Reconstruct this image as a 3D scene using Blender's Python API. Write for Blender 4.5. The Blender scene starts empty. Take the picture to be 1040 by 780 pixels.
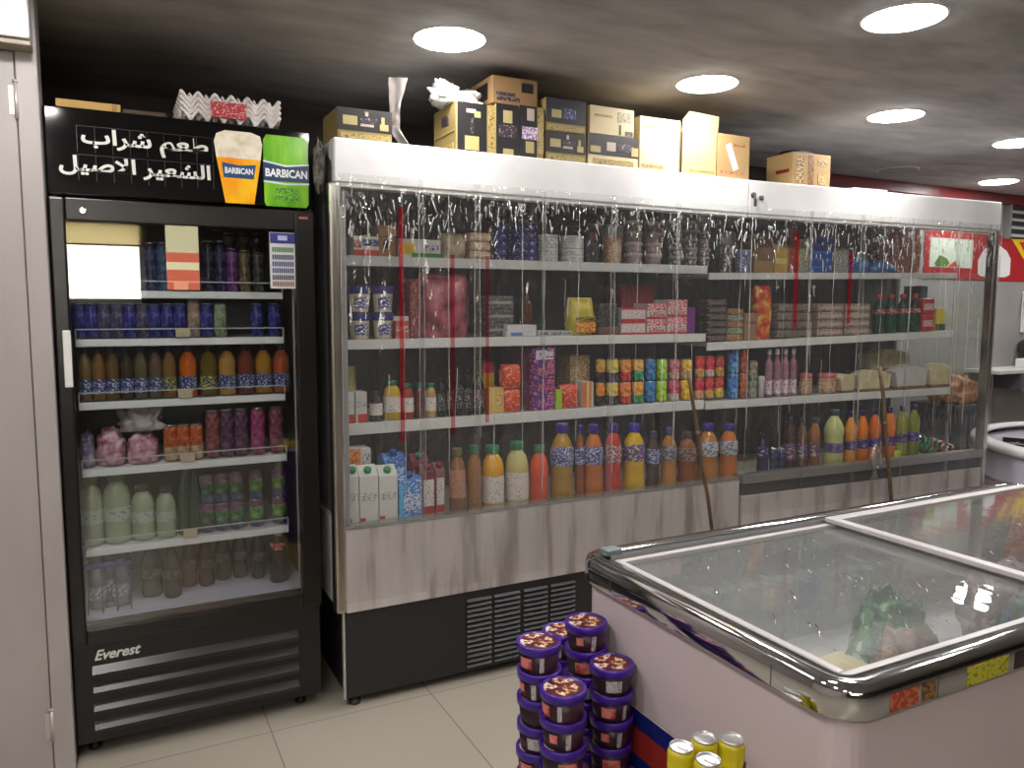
import bpy, bmesh, math, random
from mathutils import Vector, Matrix, noise
random.seed(7)
C = bpy.context.scene.collection
SC = bpy.context.scene
PI = math.pi

# ------------------------------------------------------------------ camera, world, exposure
CAM_H = 1.45
YAW, PITCH, ROLL, FPX = math.radians(27.23), math.radians(5.594), math.radians(.186), 788.9
_f = Vector((math.sin(YAW)*math.cos(PITCH), math.cos(YAW)*math.cos(PITCH), -math.sin(PITCH)))
_r0 = Vector((math.cos(YAW), -math.sin(YAW), 0)); _u0 = _r0.cross(_f)
_r = math.cos(ROLL)*_r0 + math.sin(ROLL)*_u0; _u = -math.sin(ROLL)*_r0 + math.cos(ROLL)*_u0
cam_d = bpy.data.cameras.new('camera'); cam = bpy.data.objects.new('camera', cam_d); C.objects.link(cam)
cam.matrix_world = Matrix(((_r.x, _u.x, -_f.x, 0), (_r.y, _u.y, -_f.y, 0), (_r.z, _u.z, -_f.z, CAM_H), (0, 0, 0, 1)))
cam_d.sensor_width = 36; cam_d.lens = FPX/1040*36; cam_d.clip_start = .02
SC.camera = cam
w = bpy.data.worlds.new('world'); SC.world = w; w.use_nodes = True
w.node_tree.nodes['Background'].inputs[0].default_value = (1, .97, .90, 1)
w.node_tree.nodes['Background'].inputs[1].default_value = 11.0
SC.view_settings.view_transform = 'Standard'; SC.view_settings.look = 'None'
SC.view_settings.gamma = 1; SC.view_settings.use_curve_mapping = False
SC.view_settings.exposure = 0.0
LAMP = 74.0
try:
    SC.cycles.max_bounces = 7; SC.cycles.diffuse_bounces = 3; SC.cycles.glossy_bounces = 4
    SC.cycles.transmission_bounces = 4; SC.cycles.transparent_max_bounces = 16
    SC.cycles.caustics_reflective = False; SC.cycles.caustics_refractive = False
    SC.cycles.sample_clamp_indirect = 4
except Exception: pass

# ------------------------------------------------------------------ materials
def lin(c):
    out = []
    for v in c[:3]:
        v /= 255
        out.append(v/12.92 if v <= .04045 else ((v+.055)/1.055)**2.4)
    return (*out, 1)
MATS = {}
def M(c, rough=.5, metal=0, spec=.5, name=None):
    key = (tuple(c), rough, metal, spec)
    if key in MATS: return MATS[key]
    m = bpy.data.materials.new(name or 'paint'); m.use_nodes = True
    b = m.node_tree.nodes['Principled BSDF']
    b.inputs['Base Color'].default_value = lin(c); b.inputs['Roughness'].default_value = rough
    b.inputs['Metallic'].default_value = metal; b.inputs['Specular IOR Level'].default_value = spec
    MATS[key] = m; return m
def nz(nt, scale, detail=3, vec=None, rough=.5):
    n = nt.nodes.new('ShaderNodeTexNoise'); n.inputs['Scale'].default_value = scale
    n.inputs['Detail'].default_value = detail; n.inputs['Roughness'].default_value = rough
    if vec: nt.links.new(vec, n.inputs['Vector'])
    return n
def coords(nt, stretch=(1, 1, 1)):
    t = nt.nodes.new('ShaderNodeTexCoord'); mp = nt.nodes.new('ShaderNodeMapping')
    mp.inputs['Scale'].default_value = stretch
    nt.links.new(t.outputs['Object'], mp.inputs['Vector']); return mp.outputs['Vector']
def ramp(nt, src, stops, mode='LINEAR'):
    r = nt.nodes.new('ShaderNodeValToRGB'); r.color_ramp.interpolation = mode
    while len(r.color_ramp.elements) < len(stops): r.color_ramp.elements.new(.5)
    for e, (p, c) in zip(r.color_ramp.elements, stops): e.position = p; e.color = c
    nt.links.new(src, r.inputs['Fac']); return r.outputs['Color']
def noisy(name, stops, scale, stretch=(1, 1, 1), rough=.6, metal=0, bump=0, detail=4, mode='LINEAR', spec=.5):
    m = bpy.data.materials.new(name); m.use_nodes = True; nt = m.node_tree
    b = nt.nodes['Principled BSDF']; v = coords(nt, stretch); n = nz(nt, scale, detail, v)
    col = ramp(nt, n.outputs['Fac'], [(p, lin(c)) for p, c in stops], mode)
    nt.links.new(col, b.inputs['Base Color']); b.inputs['Roughness'].default_value = rough
    b.inputs['Metallic'].default_value = metal; b.inputs['Specular IOR Level'].default_value = spec
    if bump:
        bp = nt.nodes.new('ShaderNodeBump'); bp.inputs['Strength'].default_value = bump; bp.inputs['Distance'].default_value = .01
        nt.links.new(n.outputs['Fac'], bp.inputs['Height']); nt.links.new(bp.outputs['Normal'], b.inputs['Normal'])
    return m
PR = {}
def pr(base, ink, scale=90, thr=.54, rough=.45, ink2=None):
    """printed packaging: blotches of ink in a flat ground"""
    key = (tuple(base), tuple(ink), scale, thr, ink2)
    if key not in PR:
        st = [(0, base), (thr, ink)] + ([(thr+.09, ink2)] if ink2 else [])
        PR[key] = noisy('print', st, scale*1.7, (1, 1, 1.6), rough, 0, 0, 2, 'CONSTANT')
    return PR[key]
def clear(name, tint=(255, 255, 255), refl=1.0, rough=.02, bump=0, scale=30, stretch=(1, 1, 1), haze=0, ior=1.45, hazecol=(220, 220, 220)):
    m = bpy.data.materials.new(name); m.use_nodes = True; nt = m.node_tree; nt.nodes.clear()
    o = nt.nodes.new('ShaderNodeOutputMaterial'); t = nt.nodes.new('ShaderNodeBsdfTransparent'); t.inputs[0].default_value = lin(tint)
    g = nt.nodes.new('ShaderNodeBsdfGlossy'); g.inputs['Roughness'].default_value = rough
    lw = nt.nodes.new('ShaderNodeLayerWeight'); lw.inputs['Blend'].default_value = .5
    pw = nt.nodes.new('ShaderNodeMath'); pw.operation = 'POWER'; pw.inputs[1].default_value = 5
    nt.links.new(lw.outputs['Facing'], pw.inputs[0])
    fr = nt.nodes.new('ShaderNodeMath'); fr.operation = 'MULTIPLY_ADD'; fr.inputs[1].default_value = .95; fr.inputs[2].default_value = .045
    nt.links.new(pw.outputs[0], fr.inputs[0])
    mu = nt.nodes.new('ShaderNodeMath'); mu.operation = 'MULTIPLY'; mu.inputs[1].default_value = refl
    mu.use_clamp = True
    nt.links.new(fr.outputs[0], mu.inputs[0]); mx = nt.nodes.new('ShaderNodeMixShader')
    nt.links.new(mu.outputs[0], mx.inputs[0]); nt.links.new(g.outputs[0], mx.inputs[2])
    base = t.outputs[0]
    if bump:
        v = coords(nt, stretch); n = nz(nt, scale, 2, v); bp = nt.nodes.new('ShaderNodeBump')
        bp.inputs['Strength'].default_value = bump; bp.inputs['Distance'].default_value = .01
        nt.links.new(n.outputs['Fac'], bp.inputs['Height']); nt.links.new(bp.outputs[0], g.inputs['Normal'])
    if haze:
        d = nt.nodes.new('ShaderNodeBsdfDiffuse'); d.inputs[0].default_value = lin(hazecol)
        m2 = nt.nodes.new('ShaderNodeMixShader'); m2.inputs[0].default_value = haze
        nt.links.new(t.outputs[0], m2.inputs[1]); nt.links.new(d.outputs[0], m2.inputs[2]); base = m2.outputs[0]
    nt.links.new(base, mx.inputs[1]); nt.links.new(mx.outputs[0], o.inputs[0]); return m
def emit(c, s):
    m = bpy.data.materials.new('lamp_glow'); m.use_nodes = True; nt = m.node_tree; nt.nodes.clear()
    o = nt.nodes.new('ShaderNodeOutputMaterial'); e = nt.nodes.new('ShaderNodeEmission')
    e.inputs[0].default_value = lin(c); e.inputs[1].default_value = s; nt.links.new(e.outputs[0], o.inputs[0]); return m
BLACK = M((16, 15, 16), .35); BLACKG = M((10, 9, 11), .12); DARK = M((40, 40, 42), .5); WHITE = M((225, 224, 224), .35)
CHROME = M((210, 210, 212), .08, 1); STEEL = noisy('brushed_steel', [(.3, (165, 160, 150)), (.7, (205, 200, 190))], 12, (20, 20, .6), .28, 1)
ALU = M((225, 222, 220), .3, .35); SILVER = M((205, 205, 208), .2, .9); RAIL = M((205, 208, 206), .4)

# ------------------------------------------------------------------ mesh builder
class MB:
    def __init__(s): s.bm = bmesh.new()
    def box(s, x0, x1, y0, y1, z0, z1, b=0, mi=0, seg=2):
        t = bmesh.new(); bmesh.ops.create_cube(t, size=1)
        for v in t.verts:
            v.co = Vector((x0+(v.co.x+.5)*(x1-x0), y0+(v.co.y+.5)*(y1-y0), z0+(v.co.z+.5)*(z1-z0)))
        if b > 0: bmesh.ops.bevel(t, geom=t.edges[:], offset=b, segments=seg, affect='EDGES', profile=.5)
        return s._merge(t, mi)
    def _merge(s, t, mi=None, mat=None):
        if mat is not None: bmesh.ops.transform(t, matrix=mat, verts=t.verts[:])
        mp = {}
        for v in t.verts: mp[v] = s.bm.verts.new(v.co)
        for f in t.faces:
            try: n = s.bm.faces.new([mp[v] for v in f.verts])
            except ValueError: continue
            n.material_index = f.material_index if mi is None else mi; n.smooth = f.smooth
        t.free(); return s
    def lathe(s, prof, n=24, mi=0, c=(0, 0, 0), smooth=True, cap=True):
        """prof: [(r, z) or (r, z, mi)]"""
        rings = []
        for p in prof:
            rings.append([s.bm.verts.new((c[0]+p[0]*math.cos(2*PI*k/n), c[1]+p[0]*math.sin(2*PI*k/n), c[2]+p[1])) for k in range(n)])
        for i in range(len(prof)-1):
            m = prof[i][2] if len(prof[i]) > 2 else mi
            for k in range(n):
                f = s.bm.faces.new((rings[i][k], rings[i][(k+1) % n], rings[i+1][(k+1) % n], rings[i+1][k]))
                f.material_index = m; f.smooth = smooth
        if cap:
            f = s.bm.faces.new(rings[0][::-1]); f.material_index = prof[0][2] if len(prof[0]) > 2 else mi
            f = s.bm.faces.new(rings[-1]); f.material_index = prof[-1][2] if len(prof[-1]) > 2 else mi
        return s
    def tube(s, pts, r, n=8, mi=0, flat=1.0):
        pts = [Vector(p) for p in pts]; rings = []
        for i, p in enumerate(pts):
            d = (pts[min(i+1, len(pts)-1)]-pts[max(i-1, 0)]).normalized()
            a = d.cross(Vector((0, 0, 1)));
            if a.length < .05: a = d.cross(Vector((0, 1, 0)))
            a.normalize(); b = d.cross(a)
            rings.append([s.bm.verts.new(p + a*r*math.cos(2*PI*k/n) + b*r*flat*math.sin(2*PI*k/n)) for k in range(n)])
        for i in range(len(rings)-1):
            for k in range(n):
                f = s.bm.faces.new((rings[i][k], rings[i][(k+1) % n], rings[i+1][(k+1) % n], rings[i+1][k])); f.material_index = mi; f.smooth = True
        s.bm.faces.new(rings[0][::-1]).material_index = mi; s.bm.faces.new(rings[-1]).material_index = mi; return s
    def loft(s, rings, mi=0, cap=True, smooth=False, mis=None):
        R = [[s.bm.verts.new(p) for p in r] for r in rings]; n = len(R[0])
        for i in range(len(R)-1):
            for k in range(n):
                f = s.bm.faces.new((R[i][k], R[i][(k+1) % n], R[i+1][(k+1) % n], R[i+1][k])); f.smooth = smooth
                f.material_index = mis[i] if mis else mi
        if cap: s.bm.faces.new(R[0][::-1]).material_index = mi; s.bm.faces.new(R[-1]).material_index = mis[-1] if mis else mi
        return s
    def grid(s, fn, nu, nv, mi=0, smooth=True):
        V = [[s.bm.verts.new(fn(i/nu, j/nv)) for j in range(nv+1)] for i in range(nu+1)]
        for i in range(nu):
            for j in range(nv):
                f = s.bm.faces.new((V[i][j], V[i+1][j], V[i+1][j+1], V[i][j+1])); f.smooth = smooth; f.material_index = mi
        return s
    def poly(s, pts, y0, y1, mi=0):
        """prism: outline in x,z, thickness along y"""
        a = [s.bm.verts.new((x, y0, z)) for x, z in pts]; b = [s.bm.verts.new((x, y1, z)) for x, z in pts]
        s.bm.faces.new(a).material_index = mi; s.bm.faces.new(b[::-1]).material_index = mi
        for k in range(len(pts)):
            s.bm.faces.new((a[k], b[k], b[(k+1) % len(pts)], a[(k+1) % len(pts)])).material_index = mi
        return s
    def mesh(s, name, mats):
        bmesh.ops.recalc_face_normals(s.bm, faces=s.bm.faces[:])
        me = bpy.data.meshes.new(name); s.bm.to_mesh(me); s.bm.free()
        for m in (mats if isinstance(mats, (list, tuple)) else [mats]): me.materials.append(m)
        return me
def rrect(x0, x1, y0, y1, r, z, n=6):
    out = []
    for cx, cy, a in ((x1-r, y1-r, 0), (x0+r, y1-r, PI/2), (x0+r, y0+r, PI), (x1-r, y0+r, 1.5*PI)):
        for k in range(n+1):
            t = a+PI/2*k/n; out.append((cx+r*math.cos(t), cy+r*math.sin(t), z))
    return out

# ------------------------------------------------------------------ objects
LABELS = {}
def link(name, data, parent=None):
    o = bpy.data.objects.new(name, data); C.objects.link(o)
    if parent: o.parent = parent
    return o
def tag(o, label, cat, group=None, kind=None):
    o['label'] = label; o['category'] = cat
    if group: o['group'] = group
    if kind: o['kind'] = kind
    if label in LABELS: print('DUP LABEL', label)
    n = len(label.split())
    if n < 4 or n > 16: print('LABEL LEN', n, label)
    LABELS[label] = 1; return o
def thing(name, label, cat, loc=(0, 0, 0), rz=0, group=None):
    o = link(name, None); o.location = loc; o.rotation_euler = (0, 0, rz); o.empty_display_size = .05
    return tag(o, label, cat, group)
def part(name, mb, mats, parent):
    return link(name, mb.mesh(name, mats), parent)
def struct(name, mb, mats):
    o = link(name, mb.mesh(name, mats)); o['kind'] = 'structure'; return o
PROTO = {}
def put(key, builder, name, label, cat, loc, rz=0, group=None, tilt=None):
    """a thing and its parts; repeats share the mesh data of the first one of their kind"""
    if key not in PROTO: PROTO[key] = builder()
    r = thing(name, label, cat, loc, rz, group)
    if tilt: r.rotation_euler = (tilt[0], tilt[1], rz)
    made = []
    for pn, me, par in PROTO[key]:
        made.append(link(pn, me, r if par is None else made[par]))
    return r
ORD = ['first', 'second', 'third', 'fourth', 'fifth', 'sixth', 'seventh', 'eighth', 'ninth', 'tenth', 'eleventh', 'twelfth', 'thirteenth', 'fourteenth', 'fifteenth', 'sixteenth']
def text_mesh(body, size, depth, mat, bold=0, shear=0, align='CENTER', spacing=1):
    cu = bpy.data.curves.new('lettering', 'FONT'); cu.body = body; cu.size = size; cu.extrude = depth; cu.offset = bold; cu.shear = shear
    cu.align_x = align; cu.align_y = 'CENTER'; cu.space_character = spacing; cu.resolution_u = 4
    o = bpy.data.objects.new('lettering', cu); C.objects.link(o)
    me = bpy.data.meshes.new_from_object(o.evaluated_get(bpy.context.evaluated_depsgraph_get()))
    bpy.data.objects.remove(o); me.materials.clear(); me.materials.append(mat); return me
def lettering(body, size, loc, mat, parent, bold=0, shear=0, align='CENTER', depth=.0006, width=None, rot=(PI/2, 0, 0), name='lettering'):
    me = text_mesh(body, size, depth, mat, bold, shear, align)
    o = link(name, me, parent); o.location = loc; o.rotation_euler = rot
    if width:
        xs = [v.co.x for v in me.vertices]; k = width/(max(xs)-min(xs)); o.scale = (k, 1, 1)
    return o

# ------------------------------------------------------------------ units: where a front line of furniture stands
def ray(px, py): return _f + _r*((px-520)/FPX) - _u*((py-390)/FPX)
class Unit:
    def __init__(s, ox, oy, deg):
        s.o = Vector((ox, oy, 0)); s.r = math.radians(deg); s.ex = Vector((math.cos(s.r), math.sin(s.r), 0)); s.ey = Vector((-math.sin(s.r), math.cos(s.r), 0))
    def w(s, x, d, z): p = s.o+s.ex*x+s.ey*d; return (p.x, p.y, z)
    def at(s, px, py, d):
        v = ray(px, py); c = Vector((0, 0, CAM_H))-s.o; t = (d-c.dot(s.ey))/v.dot(s.ey); p = c+v*t
        return p.dot(s.ex), p.z, t
U1 = Unit(.69, 2.658, 0); L1 = 1.863
U2 = Unit(2.556, 2.658, -3); L2 = 1.72
UF = Unit(-.155, 2.74, 0); WF = .79

# ------------------------------------------------------------------ the room
CEIL = 2.36; XL, XR, YF, YB = -2.6, 8.6, -3.6, 3.83
tile = bpy.data.materials.new('floor_tiles'); tile.use_nodes = True; nt = tile.node_tree; b = nt.nodes['Principled BSDF']
t = nt.nodes.new('ShaderNodeTexCoord'); mp = nt.nodes.new('ShaderNodeMapping'); mp.inputs['Location'].default_value = (-.43+.585*8, -2.63+.585*12, 0)
nt.links.new(t.outputs['Object'], mp.inputs['Vector'])
br = nt.nodes.new('ShaderNodeTexBrick'); br.offset = 0; br.inputs['Scale'].default_value = 1
br.inputs['Brick Width'].default_value = .585; br.inputs['Row Height'].default_value = .585; br.inputs['Mortar Size'].default_value = .0022
br.inputs['Color1'].default_value = lin((170, 162, 149)); br.inputs['Color2'].default_value = lin((165, 158, 145)); br.inputs['Mortar'].default_value = lin((120, 108, 95))
nt.links.new(mp.outputs[0], br.inputs['Vector'])
n = nz(nt, 6, 4); mxc = nt.nodes.new('ShaderNodeMixRGB'); mxc.blend_type = 'MULTIPLY'; mxc.inputs[0].default_value = .35
nt.links.new(br.outputs['Color'], mxc.inputs[1]); nt.links.new(ramp(nt, n.outputs['Fac'], [(.3, lin((200, 190, 180))), (.6, (1, 1, 1, 1))]), mxc.inputs[2])
nt.links.new(mxc.outputs[0], b.inputs['Base Color']); b.inputs['Roughness'].default_value = .28
struct('floor', MB().box(XL, XR, YF, YB, -.1, 0), tile)
plaster = noisy('trowelled_ceiling', [(.3, (150, 146, 146)), (.7, (190, 186, 186))], 3.2, (1, 2.6, 1), .8, 0, .25, 8)
struct('ceiling', MB().box(XL, XR, YF, YB, CEIL, CEIL+.1), plaster)
wallm = noisy('grey_wall', [(.3, (140, 136, 134)), (.7, (156, 152, 150))], 2, (1, 1, 1), .6)
struct('wall_back', MB().box(4.2, XR, YB, YB+.1, -.1, CEIL+.1), wallm)
struct('wall_back_dark', MB().box(XL, 4.2, YB, YB+.1, -.1, CEIL+.1), M((52, 42, 38), .7))
struct('wall_right', MB().box(XR, XR+.1, YF, YB, -.1, CEIL+.1), wallm)
struct('wall_left', MB().box(XL-.1, XL, YF, YB, -.1, CEIL+.1), M((205, 196, 190), .6))
WX0, WX1, WZ0, WZ1 = -1.5, .34, 1.48, 2.33
cream = M((74, 68, 62), .6)
mb = MB().box(XL, WX0, YF-.1, YF, -.1, CEIL+.1).box(WX1, XR, YF-.1, YF, -.1, CEIL+.1).box(WX0, WX1, YF-.1, YF, -.1, WZ0).box(WX0, WX1, YF-.1, YF, WZ1, CEIL+.1)
struct('wall_front', mb, cream)
wn = struct('window_1', MB().box(WX0, WX0+.05, YF-.08, YF, WZ0, WZ1).box(WX1-.05, WX1, YF-.08, YF, WZ0, WZ1).box(WX0, WX1, YF-.08, YF, WZ0, WZ0+.05)
            .box(WX0, WX1, YF-.08, YF, WZ1-.05, WZ1).box(-.62, -.57, YF-.08, YF, WZ0, WZ1), WHITE)
part('pane', MB().box(WX0+.05, WX1-.05, YF-.05, YF-.044, WZ0+.05, WZ1-.05), clear('window_glass'), wn)
struct('trim_1', MB().box(4.2, XR, YB-.05, YB, 2.285, CEIL, .004), M((112, 22, 24), .35))
# white partition with the cabinet door on the far left
pwall = noisy('stained_white_paint', [(.3, (146, 138, 136)), (.7, (172, 164, 163))], 2.5, (1, 1, .4), .45)
struct('wall_partition', MB().box(XL, -.212, 2.70, 2.80, 0, CEIL).box(-.212, -.157, 2.655, 2.80, 0, CEIL, .004), pwall)
dr = struct('door_1', MB().box(-.95, -.214, 2.662, 2.698, .02, 2.165, .003), pwall)
for z in (2.03, .17):
    part('hinge', MB().lathe([(.006, -.05), (.006, .05)], 10, c=(-.213, 2.657, z)).lathe([(.008, .05), (.008, .056)], 10, c=(-.213, 2.657, z)).box(-.232, -.196, 2.659, 2.6635, z-.04, z+.04, .001), M((190, 182, 178), .3, .4), dr)
part('handle', MB().box(-.93, -.90, 2.64, 2.662, .95, 1.1, .004), SILVER, dr)
struct('trim_2', MB().box(-.95, -.166, 2.57, 2.66, 2.18, CEIL, .006), M((222, 220, 222), .4))
struct('trim_3', MB().box(-.95, -.166, 2.585, 2.66, 2.165, 2.18, .003), M((150, 138, 122), .5))

# ------------------------------------------------------------------ ceiling downlights
GLOW = emit((255, 252, 248), LAMP); RIMW = M((230, 228, 226), .4); OFFG = M((150, 140, 134), .5)
def lamp_parts(on):
    def f():
        ring = MB().lathe([(.119, -.001), (.127, -.001), (.1275, -.003), (.125, -.006), (.121, -.007), (.119, -.005), (.119, -.001)], 40, cap=False)
        return [('frame', ring.mesh('frame', RIMW), None), ('diffuser', MB().lathe([(.1195, -.002), (.119, -.008), (.110, -.011)], 40).mesh('diffuser', GLOW if on else OFFG), None)]
    return f
lights = [(1.06, 2.53, 'lit round downlight above the bright left end of the left chiller', 1),
          (2.186, 2.53, 'lit round downlight above the open-flap cartons on the chillers', 1),
          (2.243, 1.69, 'lit round downlight largest and nearest, at the top of the picture', 1),
          (3.322, 2.52, 'lit round downlight above the lone carton on the right chiller', 1),
          (4.44, 2.60, 'lit round downlight cut by the right edge of the picture', 1),
          (5.663, 3.44, 'lit round downlight farthest back, near the red ceiling trim', 1),
          (4.617, 3.465, 'unlit round downlight in the ceiling behind the right chiller', 0)]
for i, (x, y) in enumerate([(-.17, 2.12), (-.30, 1.2), (1.06, 1.2), (3.32, 1.69), (-.45, .2), (-.6, -1.0), (-.7, -2.2), (5.66, 2.58), (5.66, 1.69), (6.9, 3.0)]):  # unseen downlights; those at the far right are added to brighten that corner
    lights.append((x, y, 'lit round downlight unseen outside the picture, %s from the fridge over the aisle' % ORD[i], 1))
for x, y, lab, on in lights:
    put('lamp%d' % on, lamp_parts(on), 'ceiling_light', lab, 'ceiling light', (x, y, CEIL), 0, 'round downlights in the ceiling')

# ------------------------------------------------------------------ open chillers
CURT = clear('clear_pvc', (248, 248, 247), 1.6, .05, .9, 34, (1, 1, .3), .045, 1.45)
WPAINT = noisy('white_enamel', [(.35, (206, 204, 204)), (.7, (228, 227, 228))], 3, (1, 1, 1), .3)
STAIN = noisy('stained_white_enamel', [(.36, (150, 140, 138)), (.47, (190, 182, 181)), (.7, (204, 198, 199))], 7, (1.6, 1, .22), .35, 0, 0, 3)
LINER = noisy('grey_liner', [(.3, (68, 70, 70)), (.7, (88, 90, 90))], 3, (1, 1, 1), .45)
KICK = M((30, 30, 33), .45); RED_REFL2 = clear('dim_red_reflection_film', (250, 214, 218), .5, .1, 0, 30, (1, 1, 1), .07, 1.4, (160, 50, 70))
RED_REFL = clear('red_reflection_film', (250, 206, 210), .5, .1, 0, 30, (1, 1, 1), .12, 1.4, (190, 40, 60))
CREASE = clear('crease', (250, 250, 248), 6.0, .10, 0, 30, (1, 1, 1), .62, 1.45, (248, 248, 246))  # whitened creases; their milky white also stands in for glints
def shelf_mesh(x0, x1, d0, d1, za, zb, t):
    mb = MB(); mb.box(x0, x1, d0+.012, d1, -t*.45, 0, .001); mb.box(x0, x1, d0, d0+.012, -t, .002, .002, 1)
    k = (zb-za)/(x1-.05)
    for v in mb.bm.verts: v.co.z += za+(v.co.x-.05)*k
    return mb
def chiller(U, L, label, shelves, right_glass):
    root = thing('open_chiller', label, 'display chiller', U.w(0, 0, 0), U.r, 'open front display chillers')
    D = .70
    part('fascia', MB().box(0, L, 0, .06, 1.872, 2.022, .006).box(.001, L-.001, .004, .05, 1.858, 1.873, .003), WPAINT, root)
    part('roof_panel', MB().box(0, L, .06, D, 1.955, 2.018, .004), M((190, 190, 190), .5), root)
    part('back_panel', MB().box(.0, L, D-.06, D, .06, 1.955, .003), LINER, root)
    lp = MB().box(0, .045, .03, D-.06, .36, 1.955, .004)
    if not right_glass: part('side_panel', lp, [M((150, 150, 150), .4)], root)
    else: lp.bm.free()
    if right_glass:
        e = part('end_glass', MB().box(L-.022, L-.014, .04, D-.06, .62, 1.955, .001), clear('end_glass', (240, 244, 242), 1.0), root)
        part('side_panel', MB().box(L-.045, L, .03, D-.06, .36, .62, .003), M((150, 150, 150), .4), root)
        part('post', MB().box(L-.035, L, .0, .05, .36, 1.872, .006).box(L-.03, L, D-.09, D-.06, .62, 1.955, .003), STEEL, root)
    else:
        part('post', MB().box(-.022, .018, -.006, .055, .362, 1.872, .010), STEEL, root)
        part('side_skirt', MB().box(-.018, 0, .055, D-.05, .385, .70, .002), WPAINT, root)
    for za, zb, t in shelves:
        part('shelf', shelf_mesh(-.05 if right_glass else .05, L-.05, .20, D-.07, za, zb, t), [M((176, 178, 178), .4), RAIL], root)
    for x in (.33, L/2, L-.33):
        part('upright', MB().box(x-.012, x+.012, D-.085, D-.06, .66, 1.95, .002), M((60, 60, 60), .4, .6), root)
    part('deck', MB().box(0 if right_glass else .046, L-.046 if right_glass else L, .05, D-.06, .585, .628, .002), M((176, 172, 160), .4), root)
    if right_glass:
        part('lip_rail', MB().box(.012, L-.035, -.006, .05, .640, .682, .006), M((170, 170, 168), .3, .7), root)
        part('recess_band', MB().box(.012, L-.035, .012, .05, .582, .640), M((58, 56, 56), .6), root)
        part('front_panel', MB().box(.012, L-.035, 0, .045, .358, .582, .003), STAIN, root)
    else:
        part('lip_rail', MB().box(.016, L, -.003, .05, .662, .674, .003), M((170, 176, 170), .25, .7), root)
        part('front_panel', MB().box(.016, L, 0, .045, .358, .662, .003), STAIN, root)
    part('kick_panel', MB().box(.012, L-.012, .014, .05, .032, .357, .004).box(.012, .03, .05, D-.05, .05, .357), [KICK], root)
    part('edge_strip', MB().box(.004, .012, .012, .03, .032, .357, .001), M((190, 190, 188), .3, .5), root)
    if not right_glass:
        for x0, x1 in ((.489, .594), (.607, .721), (.739, .849), (.863, .981)):
            g = MB().box(x0, x1, .0125, .014, .042, .328)
            for k in range(14):
                z = .05+k*.0202
                g.loft([[(x0, .0125, z), (x0, .003, z+.002), (x0, .0125, z+.011)], [(x1, .0125, z), (x1, .003, z+.002), (x1, .0125, z+.011)]], 1)
            part('vent_grille', g, [M((14, 14, 16), .6), M((44, 44, 47), .4)], root)
    for x in (.05, L-.06):
        for d in (.04, D-.1):
            part('foot', MB().lathe([(.022, 0), (.022, .012), (.010, .016), (.010, .05)], 14, c=(x, d, 0)), M((40, 34, 30), .6), root)
    return root
ZS1 = {'A': (1.640, 1.648, .036), 'B': (1.328, 1.330, .036), 'C': (1.010, 1.013, .042)}
ZS2 = {'A': (1.618, 1.652, .030), 'B': (1.288, 1.330, .036), 'C': (1.003, 1.006, .036)}
ch1 = chiller(U1, L1, 'long left open chiller with white fascia, black vented base and drinks on shelves', ZS1.values(), False)
ch2 = chiller(U2, L2, 'right open chiller with glass end, grey lip rail and juice bottles on deck', ZS2.values(), True)
# scuffs and screws on the right chiller's fascia
part('bracket', MB().lathe([(.012, 0), (.012, .01), (.005, .012)], 12).tube([(0, 0, .01), (.004, -.02, .012), (.002, -.05, .014)], .006), M((70, 70, 72), .5, .4), ch2).matrix_local = Matrix.Translation((.02, -.001, 1.955)) @ Matrix.Rotation(PI/2, 4, 'X')
part('bracket', MB().lathe([(.011, 0), (.011, .01), (.005, .012)], 12), M((80, 80, 84), .5, .4), ch2).matrix_local = Matrix.Translation((.065, -.001, 1.945)) @ Matrix.Rotation(PI/2, 4, 'X')

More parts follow.
